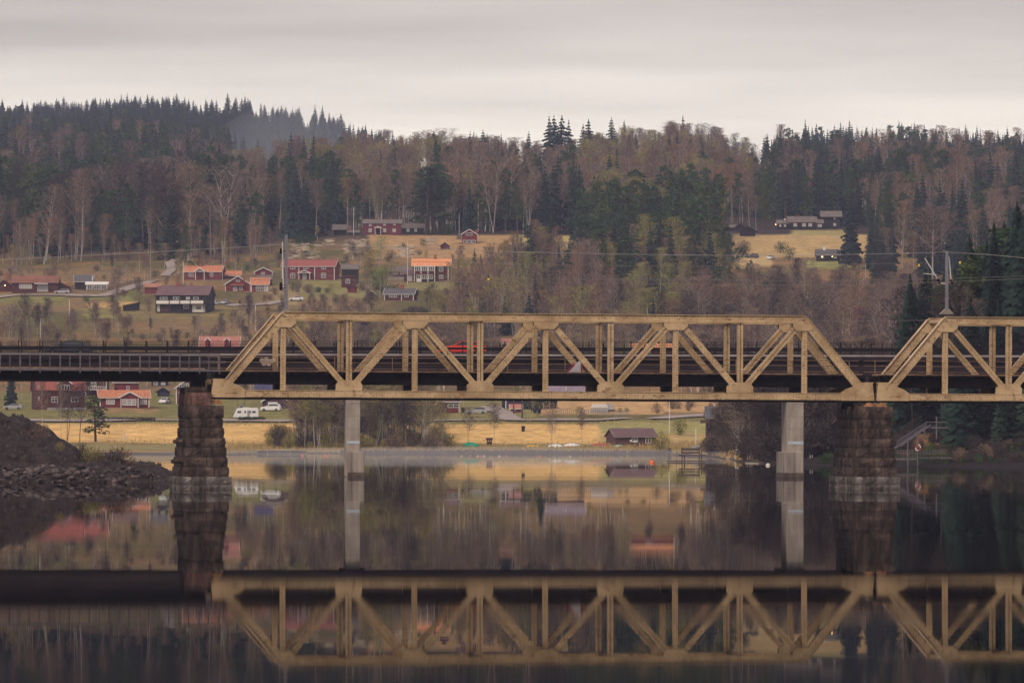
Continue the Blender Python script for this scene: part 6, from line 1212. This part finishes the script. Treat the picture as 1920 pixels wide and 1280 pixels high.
for i in range(n):
    far_ = i >= 4500
    if not far_:
        px = -20 + 345 * rs.rand(); X = (px - 960) / F * 490; Y = 483 + 34 * rs.rand(); z = emb_z(X, Y); sz = .07 + .26 * rs.rand() ** 3
        if z < -.1: continue
    else:
        px = 640 + 620 * rs.rand(); Y = 1060 + 24 * rs.rand(); X = (px - 960) / F * Y; z = gz(X, Y); sz = .15 + .35 * rs.rand()
        if z < -.2 or z > .95: continue
    a_ = rs.rand() * 6.28; c, s_ = math.cos(a_), math.sin(a_); q = I4 * sz * (.7 + .6 * rs.rand(4, 1)); q = np.stack([q[:, 0] * c - q[:, 1] * s_, q[:, 0] * s_ + q[:, 1] * c, q[:, 2]], 1) + (X, Y, z); Vs.append(q); Ts.append(T4 + of); of += 4
me = npmesh('loose_stones', np.concatenate(Vs), np.concatenate(Ts), [M_ROCK]); o = bpy.data.objects.new('loose_stones', me); col.objects.link(o); tag(o, 'loose stones and rubble along the banks', kind='stuff')
# bare shrubs on the embankment
for j, (px, Y, h, q, lab) in enumerate(((57, 497, 1.6, 4, 'dark bare shrub on the gravel slope at left'), (72, 495, 1.7, 0, 'purplish bare shrub on the slope foot'), (112, 493, 1.0, 2, 'low olive sapling above the stone bank'), (152, 495, 1.9, 4, 'tall dark bare shrub on the bank terrace'), (173, 494, 1.7, 2, 'olive sapling between the bare shrubs'), (192, 495, 2.0, 0, 'tall purplish bare shrub on the bank terrace'), (214, 494, 1.9, 4, 'dark bare shrub right of the tall purplish one'), (228, 495, 2.1, 1, 'russet bare shrub on the bank terrace'), (248, 494, 1.1, 0, 'low shrub at the right end of the terrace'))):
    X = (px - 960) / F * Y; r = thing('bare_shrub', lab, 'shrub', (X, Y, emb_z(X, Y) - .1), j, 'shrubs on the left stone bank'); r.scale = (h * 1.1, h * 1.1, h)
    c_, t_, mc, mb_ = TPL['shrub%d' % q, j % 3]; 
    for nm, VT, m_ in (('twigs', c_, mc), ('stems', t_, mb_)): o = bpy.data.objects.new(nm, npmesh(nm, VT[0], VT[1], [m_])); col.objects.link(o); o.parent = r
# pale rock outcrops on the hillside
M_OUT = mat('pale_lichen_rock', (.40, .32, .22), .95, (.22, .165, .115), .5, bump=.2)
for x0, x1, y0, y1, lab in ((540, 600, 458, 486, 'pale lichen-covered rock outcrop above the big farmhouse'), (606, 625, 449, 460, 'small pale outcrop below the log storehouse'), (648, 688, 450, 476, 'pale rock outcrop below the log hut'), (738, 775, 462, 482, 'pale streaked rock outcrop left of the tiny red hut'), (800, 822, 445, 460, 'small pale outcrop on the straw meadow')):
    rs = np.random.RandomState(int(x0)); c = gpt((x0 + x1) / 2, (y0 + y1) / 2); Vs = []; Ts = []; of = 0
    for k in range(int((x1 - x0) * (y1 - y0) / 16)):
        p_ = gpt(x0 + (x1 - x0) * rs.rand(), y0 + (y1 - y0) * rs.rand()) - c; sz = .35 + .7 * rs.rand(); me_ = RM[rs.randint(7)]; q = np.array([v.co[:] for v in me_.vertices]) * (sz * 1.7, sz, sz * .55) + np.array(p_); t_ = np.array([p.vertices[:] for p in me_.polygons]); Vs.append(q); Ts.append(t_ + of); of += len(q)
    me = npmesh('rock_outcrop', np.concatenate(Vs), np.concatenate(Ts), [M_OUT]); o = bpy.data.objects.new('rock_outcrop', me); col.objects.link(o); o.location = c; tag(o, lab, 'rock outcrop', 'pale outcrops on the hillside')

# dry grass and reeds along the shore and the field edges
GR = foliage('dry_grass_blades', [(.40, .26, .12), (.33, .24, .11), (.28, .22, .08), (.44, .29, .14), (.40, .26, .12)])
rs = np.random.RandomState(21); Vs = []; Ts = []; At = []; of = 0
for x0, x1, r0, r1, n, h0, h1 in ((330, 1340, 838, 850, 9000, .25, .9), (200, 1250, 828, 838, 3500, .15, .5), (200, 1320, 792, 797, 2500, .15, .45), (200, 1320, 781, 786, 2000, .15, .4), (330, 660, 842, 852, 2500, .4, 1.2), (1120, 1330, 836, 850, 2500, .3, 1.0), (1335, 1400, 852, 868, 900, .3, .9)):
    px = x0 + (x1 - x0) * rs.rand(n); row = r0 + (r1 - r0) * rs.rand(n)
    for c in range(0, n, 500):
        p_ = px[c:c + 500]; Yc = np.array([depth(q, w_, lo=740, hi=1300) for q, w_ in zip(p_[::10], row[c:c + 500][::10])]).repeat(10)[:len(p_)] + rs.randn(len(p_)) * 4
        z = ground(p_, Yc); X = (p_ - 960) / F * Yc; k = z > .12; X, Yk, z = X[k], Yc[k], z[k]; m_ = len(X); hh = h0 + (h1 - h0) * rs.rand(m_); a_ = rs.rand(m_) * 6.28; w_ = .05 + .06 * rs.rand(m_)
        B = np.stack([X, Yk, z - .05], 1); D_ = np.stack([np.cos(a_) * w_, np.sin(a_) * w_, 0 * a_], 1); Tp = B + np.stack([rs.randn(m_) * .12, rs.randn(m_) * .12, hh], 1)
        V = np.stack([B - D_, B + D_, Tp], 1).reshape(-1, 3); Vs.append(V); Ts.append(np.arange(3 * m_).reshape(-1, 3) + of); of += 3 * m_; At.append(rs.rand(m_).repeat(3))
me = npmesh('dry_grass', np.concatenate(Vs), np.concatenate(Ts), [GR], None, {'tint': np.concatenate(At)}); o = bpy.data.objects.new('dry_grass', me); col.objects.link(o); tag(o, 'dry straw-coloured grass and reeds along the shore and field edges', kind='stuff')
woods(); plant_all()
# ---------------------------------------------------------------- air
def volume(name, c, dens, aniso=0):
    m = bpy.data.materials.new(name); m.use_nodes = True; t = m.node_tree; t.nodes.clear(); o = N('ShaderNodeOutputMaterial', t); v = N('ShaderNodeVolumePrincipled', t)
    v.inputs['Color'].default_value = hexc(c); v.inputs['Density'].default_value = dens; v.inputs['Anisotropy'].default_value = aniso; t.links.new(v.outputs[0], o.inputs['Volume']); return m
hz = MB().box(-3500, 3500, -320, 5400, -4.2, 330).build('haze', volume('hazy_air', (.70, .73, 1.0), .000066)); tag(hz, kind='stuff')

# low mist lying on the far water: a long flat lens
c = at(880, 850, 960)
def lens(name, label, cx, cy, cz, ax_, ay_, az_, m_, pw=1.6):
    V = []; n = 48; K = 12
    for j in range(K):
        r_ = 1 - j / K; zz_ = az_ * (1 - r_ * r_) ** pw
        for i in range(n): a_ = 2 * math.pi * i / n; V.append((cx + ax_ * math.cos(a_) * r_, cy + ay_ * math.sin(a_) * r_, cz + zz_))
    Fc = [tuple(range(n))[::-1]] + [(j*n+i, j*n+(i+1) % n, (j+1)*n+(i+1) % n, (j+1)*n+i) for j in range(K - 1) for i in range(n)] + [tuple((K-1) * n + i for i in range(n))]
    ms = MB(); ms.v = V; ms.f = Fc; return tag(ms.build(name, m_), label, kind='stuff')
lens('river_mist', 'thin white mist lying on the water along the far shore', c.x, 955, .03, 78, 190, 1.7, volume('river_mist', (1, .96, .93), (.0018)))
q = at(535, 300, 3050)
lens('valley_haze', 'blue haze filling the gap in front of the far left ridge', q.x, 3120, gz(q.x, 3050) - 20, 105, 330, 66, volume('valley_haze', (.93, .97, 1.0), .0008), pw=2.0)
